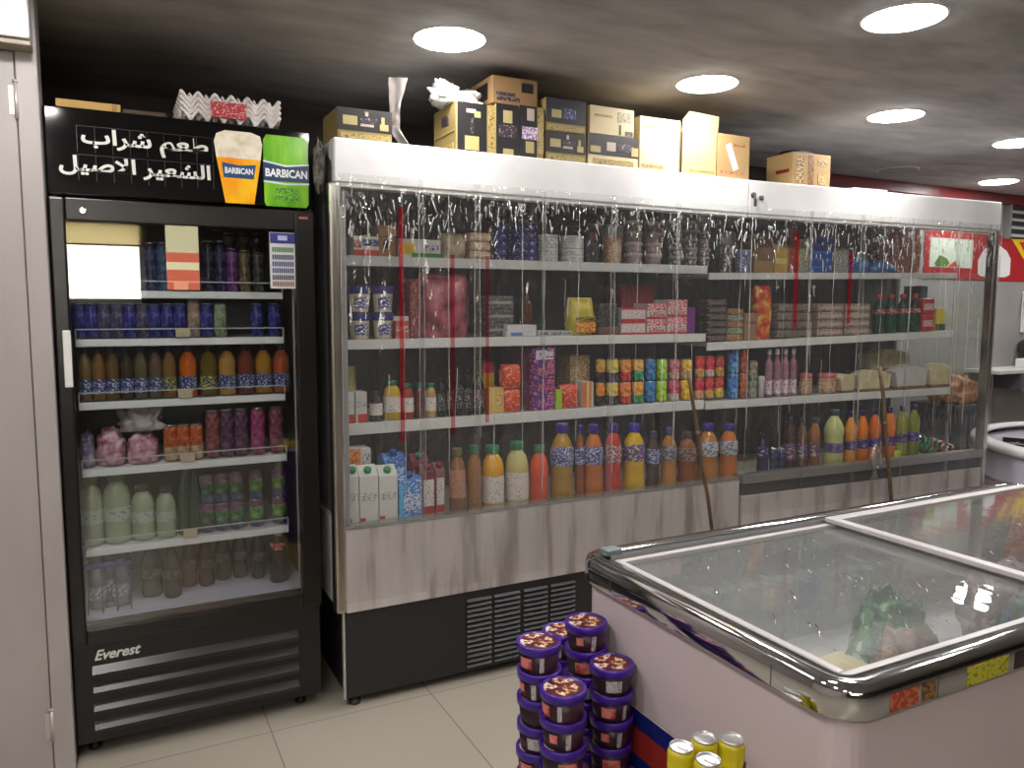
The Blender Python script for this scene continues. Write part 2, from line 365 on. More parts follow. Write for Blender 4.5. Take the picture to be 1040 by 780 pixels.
def curtain(U, L, x0, label, edges, straps, zb):  # straps: strips standing in for red reflections
    root = thing('plastic_curtain', label, 'curtain', U.w(0, 0, zb), U.r, 'clear plastic curtains over the chillers')
    for k in range(len(edges)-1):
        a, b_ = edges[k]-.012, edges[k+1]+.012; dd = -.020-.006*(k % 2)
        def fn(u, v):
            x = a+(b_-a)*u; z = zb+(1.90-zb)*v; top = max(0, (z-1.45)/.45)
            y = dd+.006*noise.noise((x*9, z*.8, k*3))+.0035*(1+2*top)*noise.noise((x*38, z*(1.2+5*top), 7+k))
            if z > 1.70: y += .0035*noise.noise((x*60, z*40, 3))
            return (x, min(y, -.0085), z-zb)
        sh = part('curtain_sheet', MB().grid(fn, max(8, int((b_-a)/.007)), 70), CURT, root)
        rnd = random.Random(k*13+int(L*100)); g = MB()
        def crease(x, z0, ln, lean, r):
            n = max(4, int(ln/.03)); pts = []
            for q in range(n+1):
                t = q/n; xx = x+lean*ln*t+.004*noise.noise((x*20, t*ln*9, 2)); z = z0-ln*t
                pts.append((min(max(xx, a), b_), dd-.006+.004*noise.noise((x*30, z*16, 5)), z-zb))
            g.tube(pts, r, 5)
        for q in range(int((b_-a)*190)):
            ln = rnd.choice([rnd.uniform(.006, .022), rnd.uniform(.006, .022), rnd.uniform(.02, .055)]); crease(rnd.uniform(a, b_), 1.86-abs(rnd.gauss(0, .10)), ln, rnd.gauss(0, .22), rnd.uniform(.0009, .0022))
        for q in range(int((b_-a)*9)):
            ln = rnd.uniform(.08, .3); crease(rnd.uniform(a, b_), rnd.uniform(.95, 1.75), ln, rnd.uniform(-.06, .06), rnd.uniform(.0007, .0015))
        for x in (a+.004, b_-.004, rnd.uniform(a+.05, b_-.05)): crease(x, 1.86, rnd.uniform(.8, 1.15), rnd.uniform(-.01, .01), rnd.uniform(.0007, .0012))
        part('crease', g, CREASE, sh)['kind'] = 'stuff'
    for q_, (x, w_, z0, z1) in enumerate(straps):  # translucent strips stand in for red reflections in the curtain
        part('red_reflection', MB().box(x-w_*.36, x+w_*.36, -.0345, -.0335, z0-zb, z1-zb), RED_REFL2 if q_ and U is U1 else RED_REFL, root)
    return root
ex1 = [.02, .30, .52, .80, 1.12, 1.45, 1.85]
curtain(U1, L1, 0, 'clear crinkled plastic curtain with painted red reflections hanging over the left open chiller', ex1,
        [(U1.at(405, 350, 0)[0], .022, .97, 1.80), (U1.at(456, 350, 0)[0], .024, .98, 1.64), (U1.at(491, 320, 0)[0], .02, 1.02, 1.64)], .40)
curtain(U2, L2, 0, 'clear crinkled plastic curtain hanging over the glass-ended right open chiller', [.01, .35, .68, 1.02, 1.36, L2-.03],
        [(U2.at(803, 290, 0)[0], .032, 1.36, 1.80), (U2.at(857, 300, 0)[0], .030, 1.38, 1.72)], .50)

# ------------------------------------------------------------------ upright glass-door fridge
H = 2.045
fr = thing('display_fridge', 'tall black glass-door drinks fridge with lit-up malt drink sign on top', 'fridge', UF.w(0, 0, 0))
FB = .56
part('cabinet_body', MB().box(0, .03, .02, FB, .05, H, .004).box(WF-.03, WF, .02, FB, .05, H, .004).box(0, WF, FB-.03, FB, .05, H, .003)
     .box(0, WF, .02, FB, 1.79, H, .004).box(.03, WF-.03, .05, FB, .36, .43, .002), [M((16, 13, 13), .4)], fr)
part('liner', MB().box(.031, .036, .06, FB-.03, .43, 1.79).box(WF-.036, WF-.031, .06, FB-.03, .43, 1.79).box(.036, WF-.036, FB-.036, FB-.0301, .43, 1.79), M((100, 102, 104), .4), fr)
part('floor_tray', MB().box(.036, WF-.036, .06, FB-.036, .4301, .436), M((205, 203, 222), .4), fr)
part('light_strip', MB().box(WF-.062, WF-.036, .062, .085, .46, 1.70, .004), M((206, 196, 194), .3), fr)
sg = part('sign_panel', MB().box(.0, WF-.005, -.006, .02, 1.785, H, .006), M((7, 6, 8), .07), fr)
WLET = M((205, 205, 200), .4)
A2 = '\uFE8F\uFE8D\uFEAE\uFEB7 \uFEE2\uFECC\uFEC3'
B2 = '\uFEDE\uFEF4\uFEBB\uFEFB\uFE8D \uFEAE\uFEF4\uFECC\uFEB8\uFEDF\uFE8D'
lettering(A2, .062, (.277, -.0078, 1.962), WLET, sg, .0016, 0, width=.36)
lettering(B2, .060, (.249, -.0078, 1.878), WLET, sg, .0016, 0, width=.426)
gx = M((60, 62, 60), .3)
for z0 in (1.915, 1.83):
    g = MB()
    for k in range(9): g.box(.085+k*.048, .0862+k*.048, -.0072, -.0060, z0, z0+.078)
    g.box(.085, .47, -.0072, -.006, z0+.077, z0+.078)
    part('letter_tile', g, gx, sg)
# pictured glass and can on the sign
beer = noisy('amber', [(.35, (246, 190, 20)), (.62, (236, 120, 10))], 5, (2, 1, .8), .25)
gl = MB(); gl.poly([(0.504, 1.79), (0.595, 1.79), (0.619, 1.935), (0.480, 1.935)], -.0075, -.006)
part('pictured_glass', gl, beer, sg)
part('pictured_foam', MB().poly([(0.480, 1.935), (0.619, 1.935), (0.625, 1.985), (0.619, 2.012), (0.590, 2.022), (0.509, 2.022), (0.482, 2.010), (0.474, 1.985)], -.0077, -.006),
     noisy('foam', [(.3, (205, 190, 160)), (.6, (232, 224, 205))], 30), sg)
BLUEL = M((28, 70, 120), .3)
part('pictured_label', MB().poly([(0.501, 1.872), (0.595, 1.872), (0.603, 1.918), (0.549, 1.913), (0.496, 1.920)], -.0084, -.006), BLUEL, sg)
lettering('BARBICAN', .026, (.549, -.0090, 1.894), M((235, 235, 240), .4), sg, .0008, width=.088)
green = noisy('can_green', [(.3, (40, 140, 20)), (.65, (150, 215, 50))], 4, (3, 1, 1), .2)
part('pictured_can', MB().poly([(0.634, 1.788), (0.766, 1.788), (0.774, 1.80), (0.776, 2.005), (0.765, 2.022), (0.639, 2.022), (0.628, 2.005), (0.628, 1.80)], -.0075, -.006), green, sg)
part('pictured_label', MB().poly([(0.627, 1.872), (0.776, 1.872), (0.777, 1.930), (0.700, 1.920), (0.627, 1.932)], -.0084, -.006), M((22, 60, 96), .3), sg)
part('pictured_trim', MB().poly([(0.627, 1.932), (0.700, 1.920), (0.777, 1.930), (0.777, 1.935), (0.700, 1.926), (0.627, 1.938)], -.0088, -.006)
     .poly([(0.627, 1.866), (0.700, 1.860), (0.777, 1.866), (0.777, 1.871), (0.700, 1.866), (0.627, 1.872)], -.0088, -.006), M((220, 226, 226), .3), sg)
lettering('BARBICAN', .036, (.702, -.0090, 1.897), M((240, 240, 240), .4), sg, .0011, width=.138)
part('pictured_print', MB().box(.665, .74, -.0082, -.006, 1.832, 1.850).box(.66, .745, -.0082, -.006, 1.810, 1.824), pr((110, 180, 50), (50, 110, 40), 90, .5), sg)
# door
DZ0, DZ1 = .385, 1.775; GX0, GX1, GZ0, GZ1 = .045, .72, .432, 1.708
dr = part('door', MB().box(.002, GX0, -.03, .018, DZ0, DZ1, .006).box(GX1, WF-.004, -.03, .018, DZ0, DZ1, .006).box(GX0, GX1, -.03, .018, DZ0, GZ0, .004).box(GX0, GX1, -.03, .018, GZ1, DZ1, .004), M((12, 9, 10), .3), fr)
part('glass_pane', MB().box(GX0-.004, GX1+.004, -.022, -.014, GZ0-.004, GZ1+.004), clear('door_glass', (246, 248, 248), 2.2, .0, 0), dr)
part('handle', MB().box(.022, .044, -.043, -.030, 1.205, 1.378, .003), M((214, 212, 210), .35), dr)
part('lock', MB().lathe([(.011, 0), (.011, .006), (.008, .008)], 16), SILVER, dr).matrix_local = Matrix.Translation((.092, -.030, 1.737)) @ Matrix.Rotation(PI/2, 4, 'X')
part('badge', MB().box(.735, .765, -.032, -.030, 1.748, 1.756), M((190, 90, 100), .4), dr)
# planogram sticker on the glass
st = part('sticker_or_patch', MB().box(.637, .722, -.0245, -.0225, 1.513, 1.70), M((196, 196, 196), .5), dr)
s2 = MB().box(.639, .720, -.0256, -.0245, 1.664, 1.698)
part('sticker_header', s2, M((44, 44, 120), .4), st)
part('sticker_mark', MB().box(.664, .695, -.0262, -.0256, 1.674, 1.69).lathe([(.004, 0), (.004, .003)], 10, c=(.68, -.026, 1.684)), M((170, 180, 215), .4), st)
rows = [(1.635, (40, 110, 60)), (1.610, (30, 60, 90)), (1.587, (60, 60, 110)), (1.565, (50, 50, 120)), (1.542, (40, 40, 50)), (1.520, (120, 90, 70))]
for z, c in rows:
    g = MB()
    for k in range(10): g.box(.645+k*.0072, .650+k*.0072, -.0252, -.0245, z, z+.016)
    part('sticker_row', g, M(c, .5), st)
# shelves with price rails
FS = [1.502, 1.345, 1.140, .920, .655]
RAILT = M((178, 186, 184), .35)
for i, z in enumerate(FS):
    s_ = part('shelf', MB().box(.05, WF-.09, .10, .112, z-.024, z, .002, 0).box(.05, WF-.09, .112, FB-.04, z-.010, z-.002, .001), M((236, 236, 236), .4), fr)
    g = MB().box(.05, WF-.09, .094, .099, z+.030, z+.034).box(.05, .054, .094, .099, z, z+.034).box(WF-.094, WF-.09, .094, .099, z, z+.034)
    part('price_rail', g, RAILT, s_)
    part('price_tag', MB().box(.345, .39, .0915, .0939, z+.004, z+.032, .001), M((196, 182, 150), .5), s_)
# kick grille
kg = part('kick_grille', MB().box(0, WF-.006, -.012, .02, .05, .383, .006), M((13, 13, 13), .4), fr)
for z in (.272, .212, .150, .088):
    part('louvre', MB().loft([[(.055, -.012, z+.034), (.055, -.034, z+.014), (.055, -.030, z), (.055, -.012, z-.004)], [(.70, -.012, z+.034), (.70, -.034, z+.014), (.70, -.030, z), (.70, -.012, z-.004)]]), M((22, 22, 23), .30), kg)
lettering('Everest', .046, (.125, -.0126, .338), M((222, 222, 220), .3), kg, .0011, .35, width=.135)
for x in (.05, WF-.07):
    for d in (.06, FB-.06): part('foot', MB().lathe([(.02, 0), (.02, .01), (.012, .014), (.012, .052)], 12, c=(x, d, 0)), BLACK, fr)

lb = thing('light_box', 'red and cream backlit sign on the wall behind the viewer, seen reflected', 'sign', (.70, YF, 1.62))
part('case', MB().box(-.17, .17, .001, .05, 0, .70, .004), M((60, 56, 54), .4), lb)
part('lit_face', MB().box(-.16, .16, .05, .056, .40, .69), emit((236, 226, 180), 4.5), lb)
part('lit_face', MB().box(-.16, .16, .05, .056, .01, .40), emit((240, 120, 90), 4.5), lb)
part('lit_stripe', MB().box(-.16, .16, .056, .058, .22, .30), emit((250, 236, 190), 5.0), lb)

bl = thing('added_blind', 'unseen cream roller blind added over the top of the bright window behind the viewer', 'blind', (-.58, YF+.012, 2.08))  # added to turn the top of the window's reflection cream
bm_ = bpy.data.materials.new('added_blind_cloth'); bm_.use_nodes = True; nt = bm_.node_tree; nt.nodes.clear()
o_ = nt.nodes.new('ShaderNodeOutputMaterial'); t_ = nt.nodes.new('ShaderNodeBsdfTranslucent'); t_.inputs[0].default_value = lin((226, 206, 150)); nt.links.new(t_.outputs[0], o_.inputs[0])
part('cloth', MB().grid(lambda u, v: (-.95+1.9*u, .004*math.sin(9*u), .27*v), 30, 4), bm_, bl)
part('added_roller', MB().tube([(-.96, 0, .262), (.96, 0, .262)], .012, 12), WHITE, bl)
part('added_hem_bar', MB().box(-.95, .95, -.005, .005, -.012, .004, .002), M((120, 100, 70), .5), bl)
# ------------------------------------------------------------------ product builders (all stand on z = 0, front towards -y)
def b_box(w, d, h, base, front=(), left=(), bev=.003, top=None, tape=None):
    """carton: body + printed areas given as fractions of the face"""
    def f():
        out = [('carton_body', MB().box(-w/2, w/2, 0, d, 0, h, bev).mesh('carton_body', base), None)]
        cols = []; mb = MB(); e = .0003
        for x0, x1, z0, z1, m in front:
            e += .0004
            if m not in cols: cols.append(m)
            mb.box(-w/2+w*x0, -w/2+w*x1, -e, e, h*z0, h*z1, 0, cols.index(m))
        for y0, y1, z0, z1, m in left:
            e += .0003
            if m not in cols: cols.append(m)
            mb.box(-w/2-e, -w/2+e, d*y0, d*y1, h*z0, h*z1, 0, cols.index(m))
        if cols: out.append(('printed_panel', mb.mesh('printed_panel', cols), 0))
        if top: out.append(('lid_flap', MB().box(-w/2, w/2, 0, d, h, h+.004, .001).mesh('lid_flap', top), 0))
        if tape: out.append(('tape', MB().box(-.022, .022, -.001, d*.5, h, h+.0012).box(-.022, .022, -.0012, 0, h*.75, h+.001).mesh('tape', tape), 0))
        return out
    return f
def b_can(r, h, bands, lid=SILVER, n=20):
    def f():
        ms = [m for _, m in bands]
        prof = [(r*.78, 0, 0), (r*.98, h*.04, 0)]
        z = h*.06
        for i, (top, _) in enumerate(bands):
            prof.append((r, z, i)); z = h*(.06+.84*top)
        prof += [(r, h*.90, len(bands)-1), (r*.86, h*.965, len(bands)-1)]
        body = MB().lathe(prof, n)
        top = MB().lathe([(r*.87, h*.962), (r*.88, h), (r*.80, h), (r*.77, h*.97)], n)
        tab = MB().box(-r*.2, r*.2, -r*.55, r*.25, h*.972, h*.985, r*.03)
        return [('can_body', body.mesh('can_body', ms), None), ('can_end', top.mesh('can_end', lid), None), ('pull_tab', tab.mesh('pull_tab', lid), 1)]
    return f
PROF = {'juice': [(.88, 0), (1, .02), (1, .20), (.94, .24), (.94, .52), (1, .56), (.98, .66), (.80, .77), (.50, .85), (.40, .875), (.40, .90)],
        'pet': [(.85, 0), (1, .02), (1, .32), (.92, .36), (.92, .58), (1, .62), (.97, .70), (.72, .80), (.42, .88), (.36, .90), (.36, .92)],
        'cola': [(.80, 0), (.98, .03), (1, .16), (.88, .28), (.90, .34), (1, .50), (.99, .60), (.82, .73), (.52, .84), (.36, .90), (.34, .925)],
        'jug': [(.94, 0), (1, .03), (1, .60), (.97, .68), (.80, .79), (.52, .86), (.46, .88), (.46, .90)],
        'jar': [(.92, 0), (1, .03), (1, .70), (.92, .78), (.84, .80), (.84, .82)],
        'slim': [(.9, 0), (1, .02), (1, .62), (.85, .72), (.50, .80), (.42, .84), (.42, .90)]}
CAPW = {'juice': .52, 'pet': .44, 'cola': .40, 'jug': .60, 'jar': .98, 'slim': .50}
def b_bottle(kind, r, h, liquid, cap, label=None, lz=(.25, .52), n=20, glassy=.12):
    def f():
        p = PROF[kind]; zc = p[-1][1]
        body = MB().lathe([(r*a, h*b) for a, b in p], n)
        cw = r*CAPW[kind]
        c = MB().lathe([(cw*.96, h*(zc-.015)), (cw, h*zc), (cw, h*.985), (cw*.9, h)], n)
        lq = liquid if not isinstance(liquid, tuple) else M(liquid, glassy)
        cp = cap if not isinstance(cap, tuple) else M(cap, .3)
        out = [('bottle_body', body.mesh('bottle_body', lq), None), ('cap', c.mesh('cap', cp), None)]
        if label:
            def rad(q):
                for (a0, b0), (a1, b1) in zip(p, p[1:]):
                    if b0 <= q <= b1: return a0+(a1-a0)*(q-b0)/max(1e-6, b1-b0)
                return p[-1][0]
            qs = sorted({lz[0], lz[1]} | {b for a, b in p if lz[0] < b < lz[1]})
            out.append(('label', MB().lathe([(r*rad(q)+.0007, h*q) for q in qs], n, cap=False).mesh('label', label), 0))
        return out
    return f
def b_milk(w, d, h, base, cap, prints, slope=.8):
    """carton with a sloped shoulder and a screw cap"""
    def f():
        z1 = h*slope
        body = MB().loft([[(-w/2, 0, 0), (w/2, 0, 0), (w/2, d, 0), (-w/2, d, 0)], [(-w/2, 0, z1), (w/2, 0, z1), (w/2, d, z1), (-w/2, d, z1)],
                          [(-w/2, d*.42, h*.94), (w/2, d*.42, h*.94), (w/2, d*.58, h*.94), (-w/2, d*.58, h*.94)]])
        mb = MB(); cols = []; e = .0004
        for x0, x1, z0, z1_, m in prints:
            e += .0004
            if m not in cols: cols.append(m)
            mb.box(-w/2+w*x0, -w/2+w*x1, -e, .0004, h*z0, h*z1_, 0, cols.index(m))
        c = MB().lathe([(.014, 0), (.014, .014), (.012, .016)], 14)
        bmesh.ops.transform(c.bm, matrix=Matrix.Translation((0, d*.20, h*(slope+.06))) @ Matrix.Rotation(.45, 4, 'X'), verts=c.bm.verts[:])
        return [('carton_body', body.mesh('carton_body', base), None), ('screw_cap', c.mesh('screw_cap', M(cap, .35)), None)] + ([('printed_panel', mb.mesh('printed_panel', cols), 0)] if cols else [])
    return f
def b_tub(r, h, body, lid, n=24, prints=None, lidprint=None):
    def f():
        out = [('tub_body', MB().lathe([(r*.80, 0), (r*.82, .002), (r*.93, h*.82)], n).mesh('tub_body', body), None),
               ('lid', MB().lathe([(r*.95, h*.70), (r, h*.72), (r, h*.97), (r*.97, h), (r*.88, h), (r*.87, h*.965)], n).mesh('lid', lid), None)]
        if lidprint: out.append(('lid_print', MB().lathe([(r*.84, h*.966), (r*.84, h*.972)], n).mesh('lid_print', lidprint), 1))
        if prints:
            for a0, a1, z0, z1, m in prints:
                mb = MB(); k = 6
                def fn(u, v):
                    a = a0+(a1-a0)*u; z = z0+(z1-z0)*v; q = r*(.82+.11*z/.82)+.0012
                    return (q*math.sin(a), -q*math.cos(a), h*z)
                mb.grid(fn, k, 1); out.append(('print_patch', mb.mesh('print_patch', m), 0))
        return out
    return f
def b_round(r, h, side, top, n=24):
    return lambda: [('tin_body', MB().lathe([(r*.97, 0), (r, .003), (r, h*.62)], n).mesh('tin_body', side), None), ('lid', MB().lathe([(r*.99, h*.62), (r*1.015, h*.64), (r*1.015, h*.95), (r*.97, h)], n).mesh('lid', top), None)]
def b_sack(w, d, h, mat, seed=0, puff=.35, seal=None):
    """soft pack: bulging front and back, crimped top"""
    def f():
        def fn(u, v):
            a = 2*PI*u; s = math.sin(PI*min(1, .10+.85*v)); k = .30+.70*s**.6 if v < .93 else .16
            bw = w/2*(1-.10*abs(v-.5))*(1+.05*noise.noise((v*4, seed, a)))
            x = bw*math.copysign(abs(math.cos(a))**.55, math.cos(a)); y = d/2*k*math.copysign(abs(math.sin(a))**.7, math.sin(a))
            y += .06*d*noise.noise((x*30, v*5, seed)); x += .03*w*noise.noise((a, v*6, seed+3))
            return (x, y+d/2, h*v)
        mb = MB().grid(fn, 20, 12)
        mb.bm.faces.new([v for v in mb.bm.verts if abs(v.co.z) < 1e-6][::1][:3]) if False else None
        out = [('pack_body', mb.mesh('pack_body', mat), None)]
        if seal: out.append(('crimped_seal', MB().box(-w*.48, w*.48, d/2-.002, d/2+.002, h*.955, h*1.02, .0008).mesh('crimped_seal', seal), 0))
        return out
    return f
def b_pillow(w, d, h, mat, seed=0, crumple=.12):
    """lumpy bag lying down"""
    def f():
        t = bmesh.new(); bmesh.ops.create_icosphere(t, subdivisions=4, radius=1)
        for v in t.verts:
            c = v.co.copy(); q = 1+crumple*noise.noise(c*2.2+Vector((seed, 0, 0)))+crumple*.6*noise.noise(c*5.5+Vector((0, seed, 0)))
            sx = math.copysign(abs(c.x)**.75, c.x); sy = math.copysign(abs(c.y)**.75, c.y); sz = c.z if c.z > 0 else max(c.z, -.45)*1.1
            v.co = Vector((sx*w/2*q, sy*d/2*q+d/2, (max(sz, -.5)+.5)/1.5*h*(q if c.z > 0 else 1)))
        for f_ in t.faces: f_.smooth = True
        me = bpy.data.meshes.new('bag_body'); t.to_mesh(me); t.free(); me.materials.append(mat); return [('bag_body', me, None)]
    return f
def b_tray(w, d, h, mat, n, m):
    """moulded pulp tray with a waved rim and cups"""
    def f():
        def fn(u, v):
            x = (u-.5)*w; y = v*d
            z = h*(.5+.45*math.cos(2*PI*n*u)*math.cos(2*PI*m*v)+.05*math.cos(4*PI*n*u))
            e = min(u, v, 1-u, 1-v)
            return (x, y, max(.0, z))
        mb = MB().grid(fn, n*8, m*8)
        def rim(u, v):
            a = u*4; s = int(a) % 4; t = a-int(a); q = n if s % 2 == 0 else m; c_ = math.cos(2*PI*q*t); o = .003+.006*math.sin(PI*v)*(.5+.5*c_)
            p = [(-w/2-o+(w+2*o)*t, -o), (w/2+o, -o+(d+2*o)*t), (w/2+o-(w+2*o)*t, d+o), (-w/2-o, d+o-(d+2*o)*t)][s]
            return (p[0], p[1], h*(.40+.26*c_+.34*v*1.0))
        r_ = MB().grid(rim, 12*(n+m)*2, 4)
        return [('tray_cups', mb.mesh('tray_cups', mat), None), ('tray_rim', r_.mesh('tray_rim', mat), None)]
    return f

# placing from where a thing stands: span of its front on a unit's front line
def span(U, px0, px1, pyt, pyb, d):
    pm = (pyt+pyb)/2
    a, _, _ = U.at(px0, pm, d); b_, _, _ = U.at(px1, pm, d); zt = U.at((px0+px1)/2, pyt, d)[1]; zb = U.at((px0+px1)/2, pyb, d)[1]
    return (a+b_)/2, b_-a, zt, zb
def cyl(U, px0, px1, py, d):
    x, z, t = U.at((px0+px1)/2, py, d+.03); r = abs(px1-px0)/2/FPX*t
    x, z, t = U.at((px0+px1)/2, py, d+r); return x, r, z, d+r
def zs(U, S, x):
    if S == 'D': return .6285
    za, zb, t = (ZS1 if U is U1 else ZS2)[S]; L = L1 if U is U1 else L2
    return za+(x-.05)*(zb-za)/(L-.10)+(.0024 if U is U1 else .0034)
def zroof(U, S):
    if S == 'A': return 1.93
    Z = ZS1 if U is U1 else ZS2; q = {'B': 'A', 'C': 'B'}[S]; return Z[q][0]-Z[q][2]-.004
WHERE = {('A', 1): 'on the top shelf of the left chiller', ('B', 1): 'on the second shelf of the left chiller', ('C', 1): 'on the third shelf of the left chiller', ('D', 1): 'on the bottom deck of the left chiller',
         ('A', 2): 'on the top shelf of the right chiller', ('B', 2): 'on the second shelf of the right chiller', ('C', 2): 'on the third shelf of the right chiller', ('D', 2): 'on the bottom deck of the right chiller'}
def wh(U, S): return WHERE[(S, 1 if U is U1 else 2)]
def rbox(U, S, px0, px1, pyt, name, desc, cat, base, front=(), left=(), d=.215, dep=.12, z=None, group=None, h=None, pyb=None, bev=.002, full=None, tilt=None, dr=0):
    pyb = pyb or pyt+30
    x, wd, zt, _ = span(U, px0, px1, pyt, pyb, d); z0 = zs(U, S, x) if z is None else z
    hh = h or max(.015, min(zt, zroof(U, S))-z0)
    base = M(base, .5) if isinstance(base, tuple) else base
    put(('box', round(wd, 3), round(hh, 3), name, desc), b_box(wd*.985, dep, hh, base, front, left, bev), name, full or (desc+' '+wh(U, S)), cat, U.w(x, d, z0), U.r+dr, group, tilt)
    return z0+hh
def rcyl(U, S, px0, px1, pyt, builder, name, desc, cat, d=.215, z=None, group=None, full=None, key=None, rz=0, wk=1.0, h=None):
    x, r, zt, dc = cyl(U, px0, px1, pyt, d); r *= wk; z0 = zs(U, S, x) if z is None else z
    hh = h or max(.02, (zt if S == 'D' else min(zt, zroof(U, S)))-z0)
    put((key or desc, name, round(r, 3), round(hh, 2)), builder(r, hh), name, full or (desc+' '+wh(U, S)), cat, U.w(x, dc, z0), U.r+rz, group)
    return z0+hh, x, r
# ------------------------------------------------------------------ cartons on top of the chillers and the fridge
KRAFT = noisy('kraft_board', [(.3, (160, 130, 84)), (.7, (178, 148, 102))], 5, (1, 1, 1), .75)
PALEK = noisy('pale_board', [(.3, (184, 168, 132)), (.7, (200, 186, 152))], 5, (1, 1, 1), .7)
OLIVE = noisy('olive_board', [(.3, (124, 108, 60)), (.7, (144, 126, 76))], 5, (1, 1, 1), .7)
DKP = M((20, 16, 19), .5); YEL = M((160, 146, 96), .55); PKS = M((166, 150, 142), .55); PRB = pr((44, 36, 44), (140, 120, 130), 60, .60); PRY = pr((150, 132, 80), (96, 76, 40), 50, .6)
TOPZ = 2.0225
def darkbox(horizontal=True):
    if horizontal:
        return [(0, 1, .30, 1, DKP), (.10, .36, .48, .76, YEL), (.42, .72, .58, .74, PRB), (.42, .66, .46, .54, PKS), (.80, .86, .50, .80, YEL), (.77, .93, .38, .58, YEL), (.50, .56, .78, .92, PKS), (.05, .95, .05, .22, PRY)]
    return [(.04, .78, 0, 1, DKP), (.22, .58, .06, .34, YEL), (.26, .50, .80, .88, PKS), (.46, .62, .72, .84, YEL), (.36, .44, .40, .70, PRB), (.82, 1, 0, 1, PRY)]
def topbox(U, px0, px1, pyt, pyb, dep, base, front, left, desc, d=.03, z=TOPZ, tape=None, dr=0, name='carton'):
    x, wd, zt, zb = span(U, px0, px1, pyt, pyb, d)
    put(('top', desc), b_box(wd, dep, zt-z, base, front, left, .003, None, tape), name, desc, 'cardboard box', U.w(x, d, z), U.r+dr, 'cartons stored on top of the chillers')
    return zt
topbox(U1, 342.5, 398, 111, 139, .20, OLIVE, darkbox(), [], 'dark printed flat carton alone at the left end of the chiller top')
topbox(U1, 463, 503, 105, 158, .22, OLIVE, darkbox(False), [(.1, .9, .08, .2, PRY), (.3, .6, .6, .8, PRB), (.05, .95, .42, .46, PRY)], 'tall yellow carton with dark front under the white plastic bag', d=.04)
za_ = topbox(U1, 504, 527, 106, 161, .24, OLIVE, [(.0, 1, 0, 1, DKP), (.3, .7, .64, .88, YEL), (.1, .9, .36, .60, PRB), (.3, .75, .02, .14, YEL)], [], 'left of two tall dark cartons beneath the brown carton')
zt = topbox(U1, 527.7, 552, 108, 163, .24, OLIVE, [(0, .72, 0, 1, DKP), (.25, .6, .10, .32, YEL), (.1, 1, .36, .60, pr((120, 100, 130), (210, 190, 210), 70, .52)), (.3, .6, .72, .95, PKS), (.76, 1, .1, .9, PRY)], [], 'right of two tall dark cartons beneath the brown carton')
topbox(U1, 500, 546, 79, 109, .20, noisy('brown_board', [(.3, (120, 92, 58)), (.7, (140, 108, 72))], 5, (1, 1, 1), .75), [(.08, .5, .3, .42, PRB), (.64, .90, .5, .85, DKP), (.1, .6, .12, .26, PRB)], [(.2, .7, .2, .8, DKP)],
       'brown printed carton on top of two tall dark cartons', z=max(zt, za_)+.001, d=.05)
zt = topbox(U1, 554.5, 595, 135, 166, .22, OLIVE, darkbox(), [], 'lower of two dark flat cartons stacked right of the brown carton')
topbox(U1, 554.5, 595, 101, 135, .22, OLIVE, [(0, 1, .26, 1, M((26, 30, 40), .5)), (.14, .38, .42, .66, YEL), (.44, .74, .42, .72, pr((50, 50, 84), (130, 130, 180), 60, .55)), (.05, .95, .04, .2, PRY)], [], 'upper blue-black flat carton stacked right of the brown carton', z=zt+.001)
zt = topbox(U1, 597.5, 648, 138, 171, .22, PALEK, [(0, 1, .34, 1, DKP), (.04, .24, .42, .62, YEL), (.36, .54, .50, .78, PKS), (.58, .9, .52, .76, PRB), (.86, 1, .4, .68, YEL), (.1, .9, .06, .22, PRY)], [], 'lower dark flat carton under the pale barcode carton')
topbox(U1, 599, 644, 109, 138, .20, PALEK, [(.62, .92, .5, .86, pr((190, 176, 140), (40, 36, 30), 120, .5)), (.1, .5, .62, .7, PRY), (.66, .7, .05, .4, DKP), (.8, .97, .05, .2, PRB)], [], 'pale carton with a barcode on top of a dark flat carton', z=zt+.001)
topbox(U1, 649.5, 690, 120, 177, .24, PALEK, [(.40, .80, .30, .74, M((232, 228, 214), .3)), (.10, .4, .80, .86, PRY), (.05, .6, .06, .12, PRY)], [], 'pale closed carton with a white patch beside the open-flap carton')
BUFF = noisy('buff_board', [(.3, (176, 152, 106)), (.7, (194, 170, 124))], 5, (1, 1, 1), .7)
x, wd, zt, zb = span(U1, 692, 728, 136, 181, .03)
def openbox():
    hh = zt-TOPZ; d = .22
    body = MB().box(-wd/2, wd/2, 0, .004, 0, hh).box(-wd/2, wd/2, d-.004, d, 0, hh).box(-wd/2, -wd/2+.004, 0, d, 0, hh).box(wd/2-.004, wd/2, 0, d, 0, hh).box(-wd/2, wd/2, 0, d, 0, .004)
    fl = MB().loft([[(-wd/2, 0, hh), (wd/2, 0, hh), (wd/2, .004, hh), (-wd/2, .004, hh)], [(-wd/2+.002, -.006, hh+.05), (wd/2, -.006, hh+.05), (wd/2, -.002, hh+.05), (-wd/2+.002, -.002, hh+.05)],
                    [(-wd/2+.03, -.012, hh+.085), (wd/2-.004, -.012, hh+.08), (wd/2-.004, -.008, hh+.08), (-wd/2+.03, -.008, hh+.085)]])
    f2 = MB().loft([[(-wd/2, .01, hh), (-wd/2, d-.01, hh), (-wd/2+.004, d-.01, hh), (-wd/2+.004, .01, hh)], [(-wd/2+.002, .02, hh+.05), (-wd/2+.002, d-.02, hh+.05), (-wd/2+.006, d-.02, hh+.05), (-wd/2+.006, .02, hh+.05)]])
    p = MB().box(-wd*.3, wd*.42, -.0008, .001, hh*.08, hh*.14)
    return [('carton_body', body.mesh('carton_body', BUFF), None), ('flap', fl.mesh('flap', BUFF), None), ('flap', f2.mesh('flap', BUFF), None), ('printed_panel', p.mesh('printed_panel', PRY), 0)]
